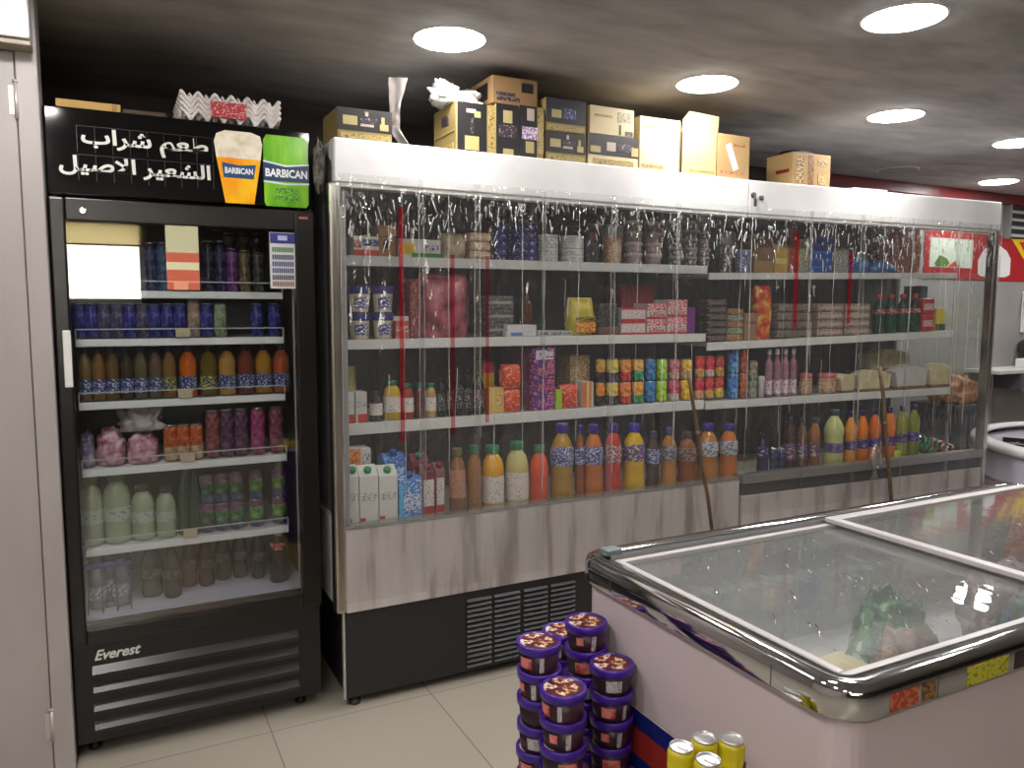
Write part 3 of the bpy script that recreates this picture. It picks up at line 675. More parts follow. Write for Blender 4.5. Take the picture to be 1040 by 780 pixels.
put('openbox', openbox, 'carton', 'buff carton with its front flap standing open on the left chiller', 'cardboard box', U1.w(x, .03, TOPZ), 0, 'cartons stored on top of the chillers')
x, wd, zt, zb = span(U1, 729, 762, 137, 184, .03)
def tagbox():
    hh = zt-TOPZ; o = b_box(wd, .22, hh, KRAFT, [(.1, .8, .12, .17, pr((190, 150, 96), (150, 40, 30), 60, .5)), (.2, .85, .75, .80, pr((190, 150, 96), (150, 40, 30), 60, .5))])()
    t = MB().box(-.016, .016, -.002, -.0005, -.06, .06); bmesh.ops.transform(t.bm, matrix=Matrix.Translation((-.01, 0, hh*.5)) @ Matrix.Rotation(-.42, 4, 'Y'), verts=t.bm.verts[:])
    g = MB().box(-.006, .006, -.0026, -.002, -.05, .05); bmesh.ops.transform(g.bm, matrix=Matrix.Translation((-.01, 0, hh*.5)) @ Matrix.Rotation(-.42, 4, 'Y'), verts=g.bm.verts[:])
    return o+[('paper_label', t.mesh('paper_label', M((225, 220, 212), .5)), 0), ('tape', MB().box(-.02, .02, 0, .1, hh, hh+.001).mesh('tape', PRY), 0)]
put('tagbox', tagbox, 'carton', 'kraft carton with a slanted white label beside the open-flap carton', 'cardboard box', U1.w(x-.004, .03, TOPZ), 0, 'cartons stored on top of the chillers')
x, wd, zt, zb = span(U2, 806, 845, 153, 188, .05)
put('lone', b_box(wd, .17, .155, KRAFT, [(.12, .30, .1, .88, pr((200, 168, 116), (110, 80, 50), 40, .5)), (.42, .56, .05, .95, pr((150, 112, 76), (110, 70, 50), 40, .5)), (.66, .9, .66, .86, pr((200, 168, 116), (60, 40, 40), 60, .55)), (.68, .92, .1, .4, pr((200, 168, 116), (150, 110, 70), 50, .55))],
                  [(.1, .6, .42, .52, M((120, 30, 26), .5))]), 'carton', 'lone kraft carton standing on the right chiller', 'cardboard box', U2.w(x-.01, .05, TOPZ), U2.r, 'cartons stored on top of the chillers')
put('cap_box', b_pillow(.18, .11, .03, M((22, 18, 20), .6), 3), 'cloth', 'dark crumpled cloth on top of the lone kraft carton', 'cloth', U2.w(x-.01, .10, TOPZ+.156), U2.r)
x, wd, zt, zb = span(U2, 866, 902, 186, 192, .05)
put('flatpack', b_box(wd, .15, .018, M((190, 188, 188), .4), [(.1, .45, .2, .8, M((120, 120, 124), .4)), (.55, .9, .2, .8, M((130, 60, 60), .4))]), 'packet', 'small flat white packet lying on the right chiller top', 'packet', U2.w(x, .05, TOPZ), U2.r)
# white plastic bag on the tall carton
BAGW = clear('white_plastic', (250, 250, 250), 1.0, .2, .6, 30, (1, 1, 1), .86, 1.45, (226, 226, 226))
x, wd, zt, zb = span(U1, 450, 499, 86, 108, .04)
def plasticbag():
    o = b_pillow(.175, .16, .055, BAGW, 11, .42)()
    k = b_pillow(.10, .09, .06, BAGW, 4, .45)()
    me = k[0][1]
    for v in me.vertices: v.co += Vector((-.055, .02, .022))
    return [('bag_body', o[0][1], None), ('bag_knot', me, None)]
put('pbag', plasticbag, 'plastic_bag', 'crumpled white plastic bag lying on the tall yellow carton', 'plastic bag', U1.w(x, .06, span(U1, 463, 503, 105, 158, .04)[2]+.0005))
# plastic sheet curling up from the chiller edge
def sheet():
    def fn(u, v):
        z = .225*v; x = .028*(u-.5)*(1.1+1.3*max(0, v-.55)*2)+.012*v*v+.06*max(0, .22-v)**1.2*3; y = .02*math.sin(3*v)+.010*math.cos(PI*u)+.006*noise.noise((u*3, v*7, 1))
        return (x, y, z)
    return [('sheet', MB().grid(fn, 8, 26).mesh('sheet', clear('milky_film', (240, 235, 230), 1.0, .12, .6, 20, (1, 1, .3), .42, 1.45, (200, 190, 186))), None)]
x, z, _ = U1.at(402, 140, .015)
put('sheet', sheet, 'plastic_film', 'curled strip of milky plastic film standing up beside the leftmost carton', 'plastic film', U1.w(x, .012, TOPZ+.001), 0)
# on the fridge
pulp = noisy('grey_pulp', [(.3, (196, 188, 184)), (.7, (218, 210, 206))], 20, (1, 1, 1), .85)
RED = M((150, 26, 40), .6)
x0, z0, _ = UF.at(186, 118, .02); x1, _, _ = UF.at(283, 118, .02)
tw = x1-x0
for k, lab in enumerate(['bottom grey pulp egg tray of the stack on the fridge', 'second grey pulp egg tray from the bottom on the fridge', 'third grey pulp egg tray from the bottom on the fridge', 'topmost grey pulp egg tray of the stack on the fridge']):
    put('eggtray', b_tray(tw, .28, .046, pulp, 6, 6), 'egg_tray', lab, 'egg tray', UF.w((x0+x1)/2, .03, H+.0005+k*.0175), 0, 'pulp egg trays stacked on the fridge')
def redlabel():
    return [('paper', MB().box(-.055, .055, -.0008, .0008, 0, .05, 0).mesh('paper', pr((168, 40, 54), (208, 150, 150), 60, .56)), None)]
put('redl', redlabel, 'paper_label', 'red printed paper label tucked against the front of the egg trays', 'label', UF.w((x0+x1)/2-.01, .0215, H+.022), 0)
x0, _, _ = UF.at(56, 100, .10); x1, _, _ = UF.at(122, 100, .10)
put('flatcard', b_box(x1-x0, .2, .045, M((206, 164, 98), .7), [(.86, .94, .05, .95, M((170, 130, 70), .6))]), 'carton', 'flat orange-buff carton lying at the left of the fridge top', 'cardboard box', UF.w((x0+x1)/2, .10, H+.0005))
x0, _, _ = UF.at(124, 103, .10); x1, _, _ = UF.at(168, 103, .10)
put('flatcard2', b_box(x1-x0, .2, .034, M((84, 66, 50), .7), [(.1, .9, .3, .5, M((60, 46, 36), .7))]), 'carton', 'flat dull brown carton lying between buff carton and egg trays', 'cardboard box', UF.w((x0+x1)/2, .10, H+.0005))
# grey fluff of torn wrap at the corner of the chiller
def fluff():
    t = bmesh.new(); bmesh.ops.create_icosphere(t, subdivisions=4, radius=1)
    for v in t.verts:
        c = v.co.copy(); q = 1+.35*noise.noise(c*4)+.2*noise.noise(c*11); v.co = Vector((c.x*.020*q, c.y*.03*q, c.z*.085*q))
    for f_ in t.faces: f_.smooth = True
    me = bpy.data.meshes.new('wrap'); t.to_mesh(me); t.free(); me.materials.append(noisy('dusty_wrap', [(.35, (60, 56, 52)), (.7, (140, 134, 128))], 40, (1, 1, 1), .8)); return [('wrap', me, None)]
put('fluff', fluff, 'wrapping', 'bunched dusty plastic wrap at the upper left corner of the left chiller', 'wrapping', U1.w(-.033, .07, 1.93))

# ------------------------------------------------------------------ chest freezer with sliding glass lids
FX0, FX1, FY0, FY1, FZ = 1.0, 2.80, .79, 1.605, .85
fz = thing('chest_freezer', 'pinkish white chest freezer with chrome rim and two sliding glass lids', 'freezer', (FX0, FY0, 0))
lx, ly = FX1-FX0, FY1-FY0
PINK = noisy('pinkish_enamel', [(.3, (204, 188, 193)), (.7, (213, 197, 201))], 2, (1, 1, 1), .3)
fin = .075
ro = [rrect(.02, lx-.02, .02, ly-.02, .05, .06), rrect(.02, lx-.02, .02, ly-.02, .05, FZ-.06)]
ri = [rrect(fin, lx-fin, fin, ly-fin, .03, FZ-.06), rrect(fin, lx-fin, fin, ly-fin, .03, .20)]
part('body', MB().loft([rrect(.03, lx-.03, .03, ly-.03, .05, .05)]+ro+ri, 0, False, False), [PINK], fz)
part('base_plinth', MB().box(.05, lx-.05, .05, ly-.05, .02, .10, .005), BLACK, fz)
FROST = noisy('frosted_liner', [(.3, (196, 198, 198)), (.5, (214, 216, 216)), (.7, (232, 233, 233))], 5, (1, 1, 2), .5, 0, .2)
part('liner', MB().loft([rrect(fin+.002, lx-fin-.002, fin+.002, ly-fin-.002, .03, FZ-.037), rrect(fin+.01, lx-fin-.01, fin+.01, ly-fin-.01, .03, .52), rrect(fin+.02, lx-fin-.02, fin+.02, ly-fin-.02, .03, .515)], 0, False), [FROST], fz)
part('liner_floor', MB().box(fin, lx-fin, fin, ly-fin, .495, .515), [FROST], fz)
g = MB(); prof = [(.022, FZ-.068), (.004, FZ-.064), (0, FZ-.057), (0, FZ-.018), (.004, FZ-.006), (.014, FZ-.001), (.030, FZ), (.048, FZ-.003), (.052, FZ-.026), (.064, FZ-.028), (.074, FZ-.036)]
g.loft([rrect(o, lx-o, o, ly-o, max(.02, .075-o), z, 8) for o, z in prof], 0, False, True)
rim = part('rim', g, [CHROME], fz)
cg = MB()
for cx, cy in ((0, 0), (0, 1), (1, 0), (1, 1)):
    pass
part('rim_joint', MB().box(.22, .2215, -.0008, .001, FZ-.056, FZ-.018).box(-.0008, .001, .16, .1615, FZ-.056, FZ-.018).box(-.0008, .001, ly-.16, ly-.1585, FZ-.056, FZ-.018), M((90, 90, 90), .4), rim)
# coloured patches on the front of the rim
part('sticker_or_patch', MB().box(.10, .17, -.0012, .001, FZ-.054, FZ-.022, .0005), pr((170, 60, 46), (200, 120, 70), 50, .52), rim)
part('sticker_or_patch', MB().box(.18, .215, -.0012, .001, FZ-.054, FZ-.022, .0005), pr((150, 110, 60), (90, 60, 40), 60, .52), rim)
part('sticker_or_patch', MB().box(.30, .42, -.0012, .001, FZ-.055, FZ-.020, .0005), pr((196, 190, 50), (120, 120, 40), 50, .58), rim)
part('sticker_or_patch', MB().box(.44, .50, -.0012, .001, FZ-.054, FZ-.022, .0005), M((40, 30, 40), .4), rim)
# inner tracks and lids
part('track', MB().box(.058, lx-.058, .052, .056, FZ-.034, FZ-.008).box(.058, lx-.058, ly-.080, ly-.056, FZ-.034, FZ-.001).box(.058, lx-.058, ly-.070, ly-.066, FZ+.001, FZ+.006).box(.058, .066, .07, ly-.07, FZ-.034, FZ-.026), M((150, 152, 154), .3, .6), fz)
GLID = clear('lid_glass', (248, 248, 248), 1.15, .01, .05, 9, (3, .6, 1), .085, 1.5, (226, 228, 228))
LF = M((196, 190, 190), .35, .1)
STREAK = clear('glint_streak', (250, 250, 250), 5, .1, 0, 30, (1, 1, 1), .55, 1.45, (250, 250, 250))
def lid(x0, x1, z, k, n, seed):
    y0, y1 = .057, ly-.082
    l = part('sliding_lid', MB().box(x0, x1, y0, y0+k, z, z+.014, .003).box(x0, x1, y1-k*1.2, y1, z, z+.014, .003).box(x0, x0+k, y0+k, y1-k, z, z+.014, .003).box(x1-k*1.3, x1, y0+k, y1-k, z, z+.014, .003), LF, fz)
    gl = part('lid_glass', MB().box(x0+k*.6, x1-k*.6, y0+k*.6, y1-k*.6, z+.005, z+.009), GLID, l)
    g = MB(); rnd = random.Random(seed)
    for q in range(n):   # pale streaks in place of curtain glints reflected in the glass
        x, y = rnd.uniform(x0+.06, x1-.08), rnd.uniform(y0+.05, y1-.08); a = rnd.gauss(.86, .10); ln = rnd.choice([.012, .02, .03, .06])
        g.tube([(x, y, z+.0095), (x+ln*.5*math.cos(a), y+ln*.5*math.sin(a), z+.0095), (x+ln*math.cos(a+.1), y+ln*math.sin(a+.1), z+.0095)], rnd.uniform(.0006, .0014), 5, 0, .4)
    part('glint_streak', g, STREAK, l)['kind'] = 'stuff'
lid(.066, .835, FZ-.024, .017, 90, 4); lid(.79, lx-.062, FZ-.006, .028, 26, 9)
part('track_end', MB().box(.050, .095, ly-.075, ly-.040, FZ-.004, FZ+.012, .003), M((120, 130, 134), .35), fz)
for x in (.1, lx-.1):
    for y in (.1, ly-.1): part('caster', MB().lathe([(.022, 0), (.022, .03), (.012, .034), (.012, .06)], 12, c=(x, y, 0)), BLACK, fz)
# frozen goods inside
def inz(px, py, z):
    v = ray(px, py); t = (z-CAM_H)/v.z; return v*t+Vector((0, 0, CAM_H))
GRN = noisy('green_film', [(.42, (24, 92, 44)), (.55, (60, 150, 80)), (.64, (200, 215, 200))], 22, (1, 1, 1), .25, 0, 0, 2, 'CONSTANT')
BRN = noisy('brown_film', [(.4, (120, 84, 56)), (.55, (160, 122, 84)), (.66, (206, 176, 150))], 26, (1, 1, 1), .3, 0, 0, 2, 'CONSTANT')
def infz(px, py, z, bld, key, name, label, cat, rz=0):
    p = inz(px, py, z); put(key, bld, name, label, cat, (p.x, p.y, z), rz)
def goods(px, py, w_, d_, h_, mat, seed, name, label, cat, z=.30, rz=0, cr=.2):
    p = inz(px, py, z+h_*.6); p.x = min(max(p.x, FX0+.10+w_*.56), FX1-.10-w_*.56); p.y = min(max(p.y, FY0+.10+d_*.56), FY1-.10-d_*.56); put(name+label, b_pillow(w_, d_, h_, mat, seed, cr), name, label, cat, (p.x, p.y-d_/2, z), rz)
Z0 = .5205
def bag(x, y, w_, d_, h_, mat, seed, label, cr=.2): put(label, b_pillow(w_, d_, h_, mat, seed, cr), 'frozen_pack', label, 'frozen food', (x, y-d_/2, .5205))
bag(1.60, 1.16, .20, .13, .255, GRN, 2, 'crumpled green frozen food bag under the left freezer lid')
bag(1.45, 1.0, .20, .10, .255, BRN, 5, 'brown printed frozen food bag in front of the green bag')
put('yellowbin', b_box(.12, .10, .28, M((206, 196, 130), .4), [(.1, .9, .7, .9, M((160, 150, 80), .4))], [], .010), 'plastic_box', 'pale yellow plastic box in the near corner of the freezer', 'box', (1.160, .889, .5205))
bag(1.64, .920, .06, .04, .27, M((40, 54, 160), .3), 8, 'small deep blue pack against the front wall of the freezer')
bag(2.585, 1.425, .09, .07, .28, noisy('orange_film', [(.4, (196, 96, 60)), (.6, (220, 150, 110))], 20, (1, 1, 1), .3), 12, 'orange frozen bag at the back under the right freezer lid')
bag(2.52, 1.28, .16, .12, .27, noisy('lime_film', [(.4, (150, 180, 110)), (.6, (196, 210, 160))], 20, (1, 1, 1), .3), 15, 'pale green frozen bag beside the orange bag')
bag(2.22, 1.26, .24, .17, .22, noisy('mauve_film', [(.4, (150, 130, 128)), (.55, (190, 170, 168)), (.66, (120, 96, 96))], 22, (1, 1, 1), .3, 0, 0, 2, 'CONSTANT'), 18, 'greyish pink frozen bag in the middle of the freezer')
bag(1.94, 1.03, .20, .12, .25, noisy('teal_film', [(.4, (50, 100, 84)), (.6, (110, 150, 140))], 20, (1, 1, 1), .3), 22, 'teal green frozen bag seen under the lid divider')
bag(1.27, 1.30, .30, .22, .14, noisy('frost_film', [(.3, (170, 174, 176)), (.7, (216, 220, 220))], 9, (1, 1, 1), .35), 31, 'broad frosty grey wrapped pack at the left of the freezer')

# ------------------------------------------------------------------ purple tubs stacked beside the freezer
PUR = M((62, 26, 138), .3); TUBB = noisy('dark_maroon', [(.4, (36, 18, 30)), (.6, (58, 24, 40))], 20, (1, 1, 1), .35)
LIDP = noisy('lid_picture', [(.36, (70, 24, 40)), (.46, (110, 40, 40)), (.52, (200, 150, 100)), (.57, (225, 210, 200)), (.64, (100, 26, 46))], 48, (1, 1, 1), .3, 0, 0, 2, 'CONSTANT')
TR, TP = .0495, .060
WPATCH = pr((200, 196, 200), (60, 50, 60), 240, .56); RPATCH = noisy('red_logo', [(.4, (170, 50, 54)), (.56, (220, 130, 120))], 40)
TUBV = [[(-.9, -.2, .22, .6, RPATCH), (.2, .42, .12, .66, WPATCH)], [(-.5, .3, .2, .62, WPATCH)], [(-.4, .5, .2, .6, RPATCH)], [(.1, .35, .1, .66, WPATCH), (-.7, -.3, .3, .6, RPATCH)]]
def stack(x, y, n, phrase, seed):
    rnd = random.Random(seed)
    for k in range(n):
        lab = ('topmost' if k == n-1 else ORD[n-1-k]+' from top')+' purple-lidded tub in the '+phrase
        put('tub%d' % ((k+seed) % 4), b_tub(TR, .064, TUBB, PUR, 28, TUBV[(k+seed) % 4], LIDP), 'dessert_tub', lab, 'tub', (x+rnd.uniform(-.001, .001), y+rnd.uniform(-.001, .001), .2405+k*TP), -.55+rnd.uniform(-.5, .5), 'purple tubs stacked by the freezer')
put('underbox', b_box(.20, .30, .24, KRAFT, [(.2, .8, .4, .7, PRY)]), 'carton', 'kraft carton under the stacks of purple tubs', 'cardboard box', (.885, 1.315, 0))
stack(.957, 1.478, 8, 'rear right stack touching the freezer', 0)
stack(.806, 1.432, 8, 'left stack nearest the black vented base', 1)
stack(.955, 1.581, 7, 'half-hidden stack behind the others', 2)
stack(.962, 1.377, 7, 'front right stack beside the freezer', 3)
stack(.807, 1.330, 7, 'front stack with the lowest left lid', 2)
put('sheetboard', lambda: [('board', MB().box(-.006, 0, 0, .30, 0, .555, .001).mesh('board', M((190, 180, 170), .6)), None),
    ('blue_band', MB().box(-.0068, -.006, 0, .30, .515, .556).box(-.0068, -.006, 0, .30, .415, .452).mesh('blue_band', M((22, 34, 110), .35)), 0), ('red_band', MB().box(-.0068, -.006, 0, .30, .452, .515).mesh('red_band', M((150, 44, 36), .4)), 0)],
    'cardboard_sheet', 'blue and red printed board leaning on the freezer side behind yellow cans', 'board', (1.016, 1.07, 0))
put('underbox2', b_box(.16, .15, .585, PALEK, [(.2, .8, .4, .7, PRY)]), 'carton', 'pale carton under the four yellow cans beside the freezer', 'cardboard box', (.885, .90, 0))
YC = noisy('yellow_can', [(.4, (196, 180, 30)), (.62, (222, 206, 40))], 14, (1, 1, 1), .25)
def ycan():
    o = b_can(.0235, .115, [(.30, M((160, 165, 175), .25, .6)), (1, YC)], M((222, 222, 222), .25, .7), 28)()
    mb = MB(); mb.lathe([(.006, -.0003), (.006, .0003)], 12)
    bmesh.ops.transform(mb.bm, matrix=Matrix.Translation((.004, -.0237, .072)) @ Matrix.Rotation(PI/2, 4, 'X') @ Matrix.Diagonal((.8, 1.4, 1, 1)), verts=mb.bm.verts[:])
    return o+[('emblem', mb.mesh('emblem', M((40, 36, 20), .4)), 0)]
for (x, y, z, lab) in [(.843, .996, 0, 'leftmost yellow can standing beside the blue and red board'), (.897, .999, .0, 'middle rear yellow can of the four beside the freezer'), (.938, .975, 0, 'right yellow can with a dark emblem close to the freezer'), (.858, .945, 0, 'front silver-topped yellow can lowest in the picture')]:
    put('ycan', ycan, 'drink_can', lab, 'can', (x, y, .5855), .3, 'yellow cans beside the freezer')

# ------------------------------------------------------------------ right background: round display counter and back wall
CX, CY, CR = 5.45, 2.2, 1.0
LAV = M((176, 168, 180), .35)
dc = thing('display_counter', 'round pale display counter with dark trays behind the right chiller', 'counter', (CX, CY, 0))
part('counter_body', MB().lathe([(CR-.12, .0), (CR-.10, .06), (CR-.06, .08), (CR-.03, .30), (CR-.012, .32), (CR-.012, .34), (CR-.02, .36), (CR, .62), (CR-.05, .62), (CR-.08, .56), (.02, .56)], 72), [LAV], dc)
part('rim', MB().lathe([(CR-.06, .62), (CR+.012, .62), (CR+.018, .64), (CR+.012, .665), (CR-.06, .672), (CR-.066, .65)], 72, cap=False), [M((214, 210, 212), .3)], dc)
part('band', MB().lathe([(CR-.008, .44), (CR+.003, .445), (CR+.003, .455), (CR-.006, .46)], 72, cap=False), [M((150, 144, 150), .3)], dc)
for k, a in enumerate([2.1, 2.58, 3.06, 3.54, 4.02]):
    x, y = CX+.74*math.cos(a), CY+.74*math.sin(a)
    put('ctray', lambda: [('tray_body', MB().box(-.15, .15, -.10, .10, 0, .008, .002).box(-.15, -.145, -.1, .1, 0, .06, .001).box(.145, .15, -.1, .1, 0, .06, .001).box(-.15, .15, -.1, -.095, 0, .06, .001).box(-.15, .15, .095, .1, 0, .06, .001).mesh('tray_body', M((28, 28, 30), .35)), None),
        ('tray_contents', MB().grid(lambda u, v: ((u-.5)*.28, (v-.5)*.18, .03+.02*noise.noise((u*8, v*6, 1))), 20, 14).mesh('tray_contents', noisy('pickles', [(.4, (50, 48, 44)), (.6, (120, 112, 100))], 60)), 0)],
        'food_tray', '%s black food tray from the back in the round counter' % ORD[k], 'tray', (x, y, .5605), a+PI/2, 'black trays in the round counter')
put('wbox', b_box(.16, .10, .07, WHITE, [(.3, .7, .3, .7, M((180, 180, 180), .5))]), 'small_box', 'small white box on a shelf against the far back wall', 'box', (6.58, 3.62, .985))
def wallshelf():
    return [('board', MB().box(-.9, .9, 0, .28, -.03, 0, .004).mesh('board', M((196, 196, 194), .4)), None), ('bracket', MB().box(-.6, -.56, .0, .28, -.16, -.03, .003).mesh('bracket', M((90, 90, 92), .4)), 0), ('bracket', MB().box(.56, .6, 0, .28, -.16, -.03, .003).mesh('bracket', M((90, 90, 92), .4)), 0)]
put('wshelf', wallshelf, 'wall_shelf', 'pale shelf on the far back wall under the red banner', 'shelf', (6.9, 3.545, .984))
put('slicer', lambda: [('housing', MB().box(-.3, .3, 0, .22, 0, .10, .02).mesh('housing', M((52, 54, 56), .35)), None), ('lid', MB().box(-.28, .28, .02, .2, .10, .115, .004).mesh('lid', M((90, 92, 94), .3)), 0)],
    'appliance', 'dark grey appliance box fixed to the back wall above the pale shelf', 'appliance', (6.98, 3.6, 1.09))
put('wbracket', lambda: [('plate', MB().box(-.02, .02, .0, .012, 0, .34, .003).mesh('plate', WHITE), None), ('arm', MB().box(-.02, .02, -.14, 0, .30, .335, .004).mesh('arm', WHITE), 0)], 'wall_bracket', 'white bracket standing out from the back wall beside the banner', 'bracket', (6.74, 3.815, 1.26))
# vent with dark slats high on the back wall
def vent():
    g = MB()
    for k in range(4): g.loft([[(-.35, -.02, .035+k*.062), (-.35, -.045, .02+k*.062), (-.35, -.04, .008+k*.062)], [(.35, -.02, .035+k*.062), (.35, -.045, .02+k*.062), (.35, -.04, .008+k*.062)]])
    return [('backing', MB().box(-.36, .36, -.02, 0, 0, .25).mesh('backing', M((26, 28, 28), .5)), None), ('slat', g.mesh('slat', M((190, 192, 192), .35)), 0), ('frame', MB().box(-.37, -.345, -.05, 0, -.01, .26, .003).box(.345, .37, -.05, 0, -.01, .26, .003).mesh('frame', M((120, 120, 122), .4)), 0)]
put('vent', vent, 'wall_vent', 'dark vent with pale slats high on the back wall at the right edge', 'vent', (6.78, YB-.0005, 2.025))
bn = thing('wall_banner', 'red shop banner with white, green and yellow shapes on the back wall', 'banner', (6.3, YB-.001, 1.68))
part('sheet', MB().box(-.86, .86, -.006, 0, 0, .36, .001), M((168, 34, 40), .4), bn)
def bshape(name, pts, m, y=-.0075): part(name, MB().poly([(a-6.3, z-1.68) for a, z in pts], y, -.006), m, bn)
bshape('white_patch', [(5.50, 1.77), (6.02, 1.77), (6.02, 1.99), (5.50, 1.99)], M((205, 212, 200), .4))
bshape('green_patch', [(5.56, 1.80), (5.62, 1.86), (5.70, 1.84), (5.74, 1.80), (5.70, 1.775), (5.58, 1.775)], M((80, 120, 50), .4), -.009)
bshape('red_patch', [(5.72, 1.775), (5.80, 1.82), (5.88, 1.775)], M((180, 60, 40), .4), -.0088)
bshape('white_shape', [(6.10, 1.73), (6.09, 1.83), (6.14, 1.90), (6.22, 1.96), (6.36, 1.96), (6.46, 1.92), (6.52, 1.86), (6.52, 1.73), (6.46, 1.71), (6.14, 1.71)], M((226, 224, 224), .4))
bshape('yellow_shape', [(6.50, 2.03), (7.1, 2.03), (7.1, 1.80), (6.72, 1.84), (6.60, 1.95)], M((226, 196, 40), .4))
bshape('red_stroke', [(6.62, 2.0), (6.70, 2.0), (6.84, 1.86), (6.76, 1.86)], M((196, 44, 30), .4), -.009)
# ------------------------------------------------------------------ goods in the left chiller
LC, RC = 'left chiller', 'right chiller'
def T(U, S): return wh(U, S)
# top shelf
DGL = M((46, 40, 38), .12); WL = M((214, 210, 206), .4)
for i, (a, b_, t_) in enumerate([(353, 365, 207), (367, 380, 204), (383, 396, 214)]):
    rcyl(U1, 'A', a, b_, t_, lambda r, h: b_bottle('slim', r, h, (58, 48, 40) if i < 2 else (110, 74, 48), (50, 60, 64), pr((130, 80, 60), (210, 190, 180), 60, .5), (.1, .4)), 'sauce_bottle',
         ['far left dark', 'second dark', 'brown'][i]+' glass bottle', 'bottle', d=.33, full=['far left dark glass bottle on the top shelf of the left chiller', 'second dark glass bottle from the left on the top shelf, left chiller', 'brown glass bottle behind the brown box on the top shelf, left chiller'][i], key='sb%d' % i)
rbox(U1, 'A', 359, 385, 240, 'carton', 'red, white and blue box', 'box', WL, [(0, 1, 0, .3, M((196, 70, 56), .5)), (.35, 1, .5, .85, pr((50, 70, 130), (190, 190, 200), 60, .56)), (0, .3, .4, .8, pr((170, 90, 70), (210, 200, 190), 60, .56))], dep=.1)
rbox(U1, 'A', 385, 402, 229, 'carton', 'brown box with a black symbol', 'box', (146, 104, 60), [(.25, .65, .25, .5, DKP), (0, 1, .62, .66, M((110, 76, 44), .5))], dep=.1)
rbox(U1, 'A', 405, 448, 243, 'carton', 'wide white box with yellow and green corners', 'box', (206, 204, 206), [(0, .38, .15, .8, noisy('yl', [(.4, (206, 176, 30)), (.6, (226, 206, 70))], 20)), (.3, 1, 0, .24, M((50, 130, 50), .5)), (.62, .95, .35, .7, pr((200, 200, 206), (100, 70, 140), 60, .52))], dep=.16)
BEI = noisy('beige_pack', [(.35, (160, 140, 112)), (.5, (196, 180, 154)), (.65, (214, 202, 184))], 24, (1, 1, 1), .4)
x, wd, zt, _ = span(U1, 451, 476, 236, 262, .22); put('sackA', b_sack(wd, .13, zt-zs(U1, 'A', x), BEI, 2), 'food_pack', 'beige rounded food pack left of the blue tins, top shelf', 'pack', U1.w(x, .215, zs(U1, 'A', x)))
z = None
for k, lab in enumerate(['lower beige and pink flat pack beside the blue tin stacks', 'middle beige and pink flat pack beside the blue tin stacks', 'upper beige and pink flat pack beside the blue tin stacks']):
    x, wd, zt, _ = span(U1, 477, 498, 236, 262, .22); z0 = zs(U1, 'A', x); h = (zt-z0)/3
    put('beigep', b_box(wd, .12, h*.97, noisy('beige_pink', [(.4, (190, 150, 124)), (.6, (214, 196, 160))], 40), [(.1, .9, .3, .7, pr((190, 140, 110), (226, 214, 180), 60, .5))], [], .008), 'food_pack', lab, 'pack', U1.w(x, .215, z0+k*h), 0, 'beige packs by the blue tins')
BT = pr((34, 34, 110), (170, 170, 210), 55, .60); BTL = M((46, 44, 130), .3); GT = pr((70, 74, 86), (150, 154, 160), 55, .56)
for s_, (a, b_) in enumerate([(499, 515), (516, 546)]):
    x, r, zt, dc = cyl(U1, a, b_, 215, .215); n_ = 7; z0 = zs(U1, 'A', x); h = .0315
    for k in range(n_):
        put(('bt', s_, k > 4), b_round(r*.98, h*.97, BT if k < 5 else GT, BTL if k < 5 else M((96, 98, 110), .3)), 'cheese_tin', '%s %s tin from the shelf in the %s round tin stack, left chiller' % (ORD[k], 'blue' if k < 5 else 'grey', ['narrow left', 'wide right'][s_]), 'tin', U1.w(x, dc, z0+k*h), 0, 'round tins stacked on the top shelf')
WT = pr((206, 206, 206), (90, 92, 98), 60, .60)
for s_, (a, b_) in enumerate([(546, 567), (568, 593)]):
    x, r, zt, dc = cyl(U1, a, b_, 250, .215); z0 = zs(U1, 'A', x); h = .0285
    for k in range(4):
        put(('wt', s_), b_round(r*.98, h*.97, WT, M((210, 212, 212), .3)), 'cheese_tin', '%s white round tin from the shelf in the %s white stack' % (ORD[k], ['left', 'right'][s_]), 'tin', U1.w(x, dc, z0+k*h), 0, 'white round tins on the top shelf')
rbox(U1, 'A', 596, 609, 228, 'carton', 'slim black box beside the white tins', 'box', (36, 34, 36), [(.2, .8, .6, .8, M((110, 60, 60), .5))], d=.23)
rcyl(U1, 'A', 611, 633, 229, lambda r, h: b_tub(r, h, pr((176, 130, 92), (206, 176, 150), 50, .5), M((120, 130, 140), .35)), 'food_tub', 'tan tub with a grey lid', 'tub', d=.23)
PG = pr((150, 128, 124), (96, 84, 84), 50, .6); PGL = M((176, 166, 162), .35)
for s_, (a, b_) in enumerate([(634, 653), (654, 673)]):
    x, r, zt, dc = cyl(U1, a, b_, 235, .215); z0 = zs(U1, 'A', x)
    for k in range(4):
        put(('pg', s_), b_tub(r*.98, .049, PG, PGL), 'yoghurt_pot', '%s greyish pink pot from the shelf in the %s pot stack' % (ORD[k], ['left', 'right'][s_]), 'pot', U1.w(x, dc, z0+k*.0485), 0, 'greyish pink pots on the top shelf')
LAT = noisy('lattice', [(.42, (70, 60, 62)), (.52, (150, 138, 140)), (.62, (196, 190, 192))], 90, (1, 1, 1), .3, 0, 0, 1, 'CONSTANT')
for s_, (a, b_) in enumerate([(679, 694), (695, 709), (710, 722)]):
    x, r, zt, dc = cyl(U1, a, b_, 235, .215); z0 = zs(U1, 'A', x)
    for k in range(5):
        put(('lat', s_), b_tub(r*.98, .042, LAT, M((150, 140, 142), .3)), 'yoghurt_pot', '%s speckled grey pot from the shelf in the %s of three speckled columns' % (ORD[k], ['left', 'middle', 'right'][s_]), 'pot', U1.w(x, dc, z0+k*.0415), 0, 'speckled pots on the top shelf')
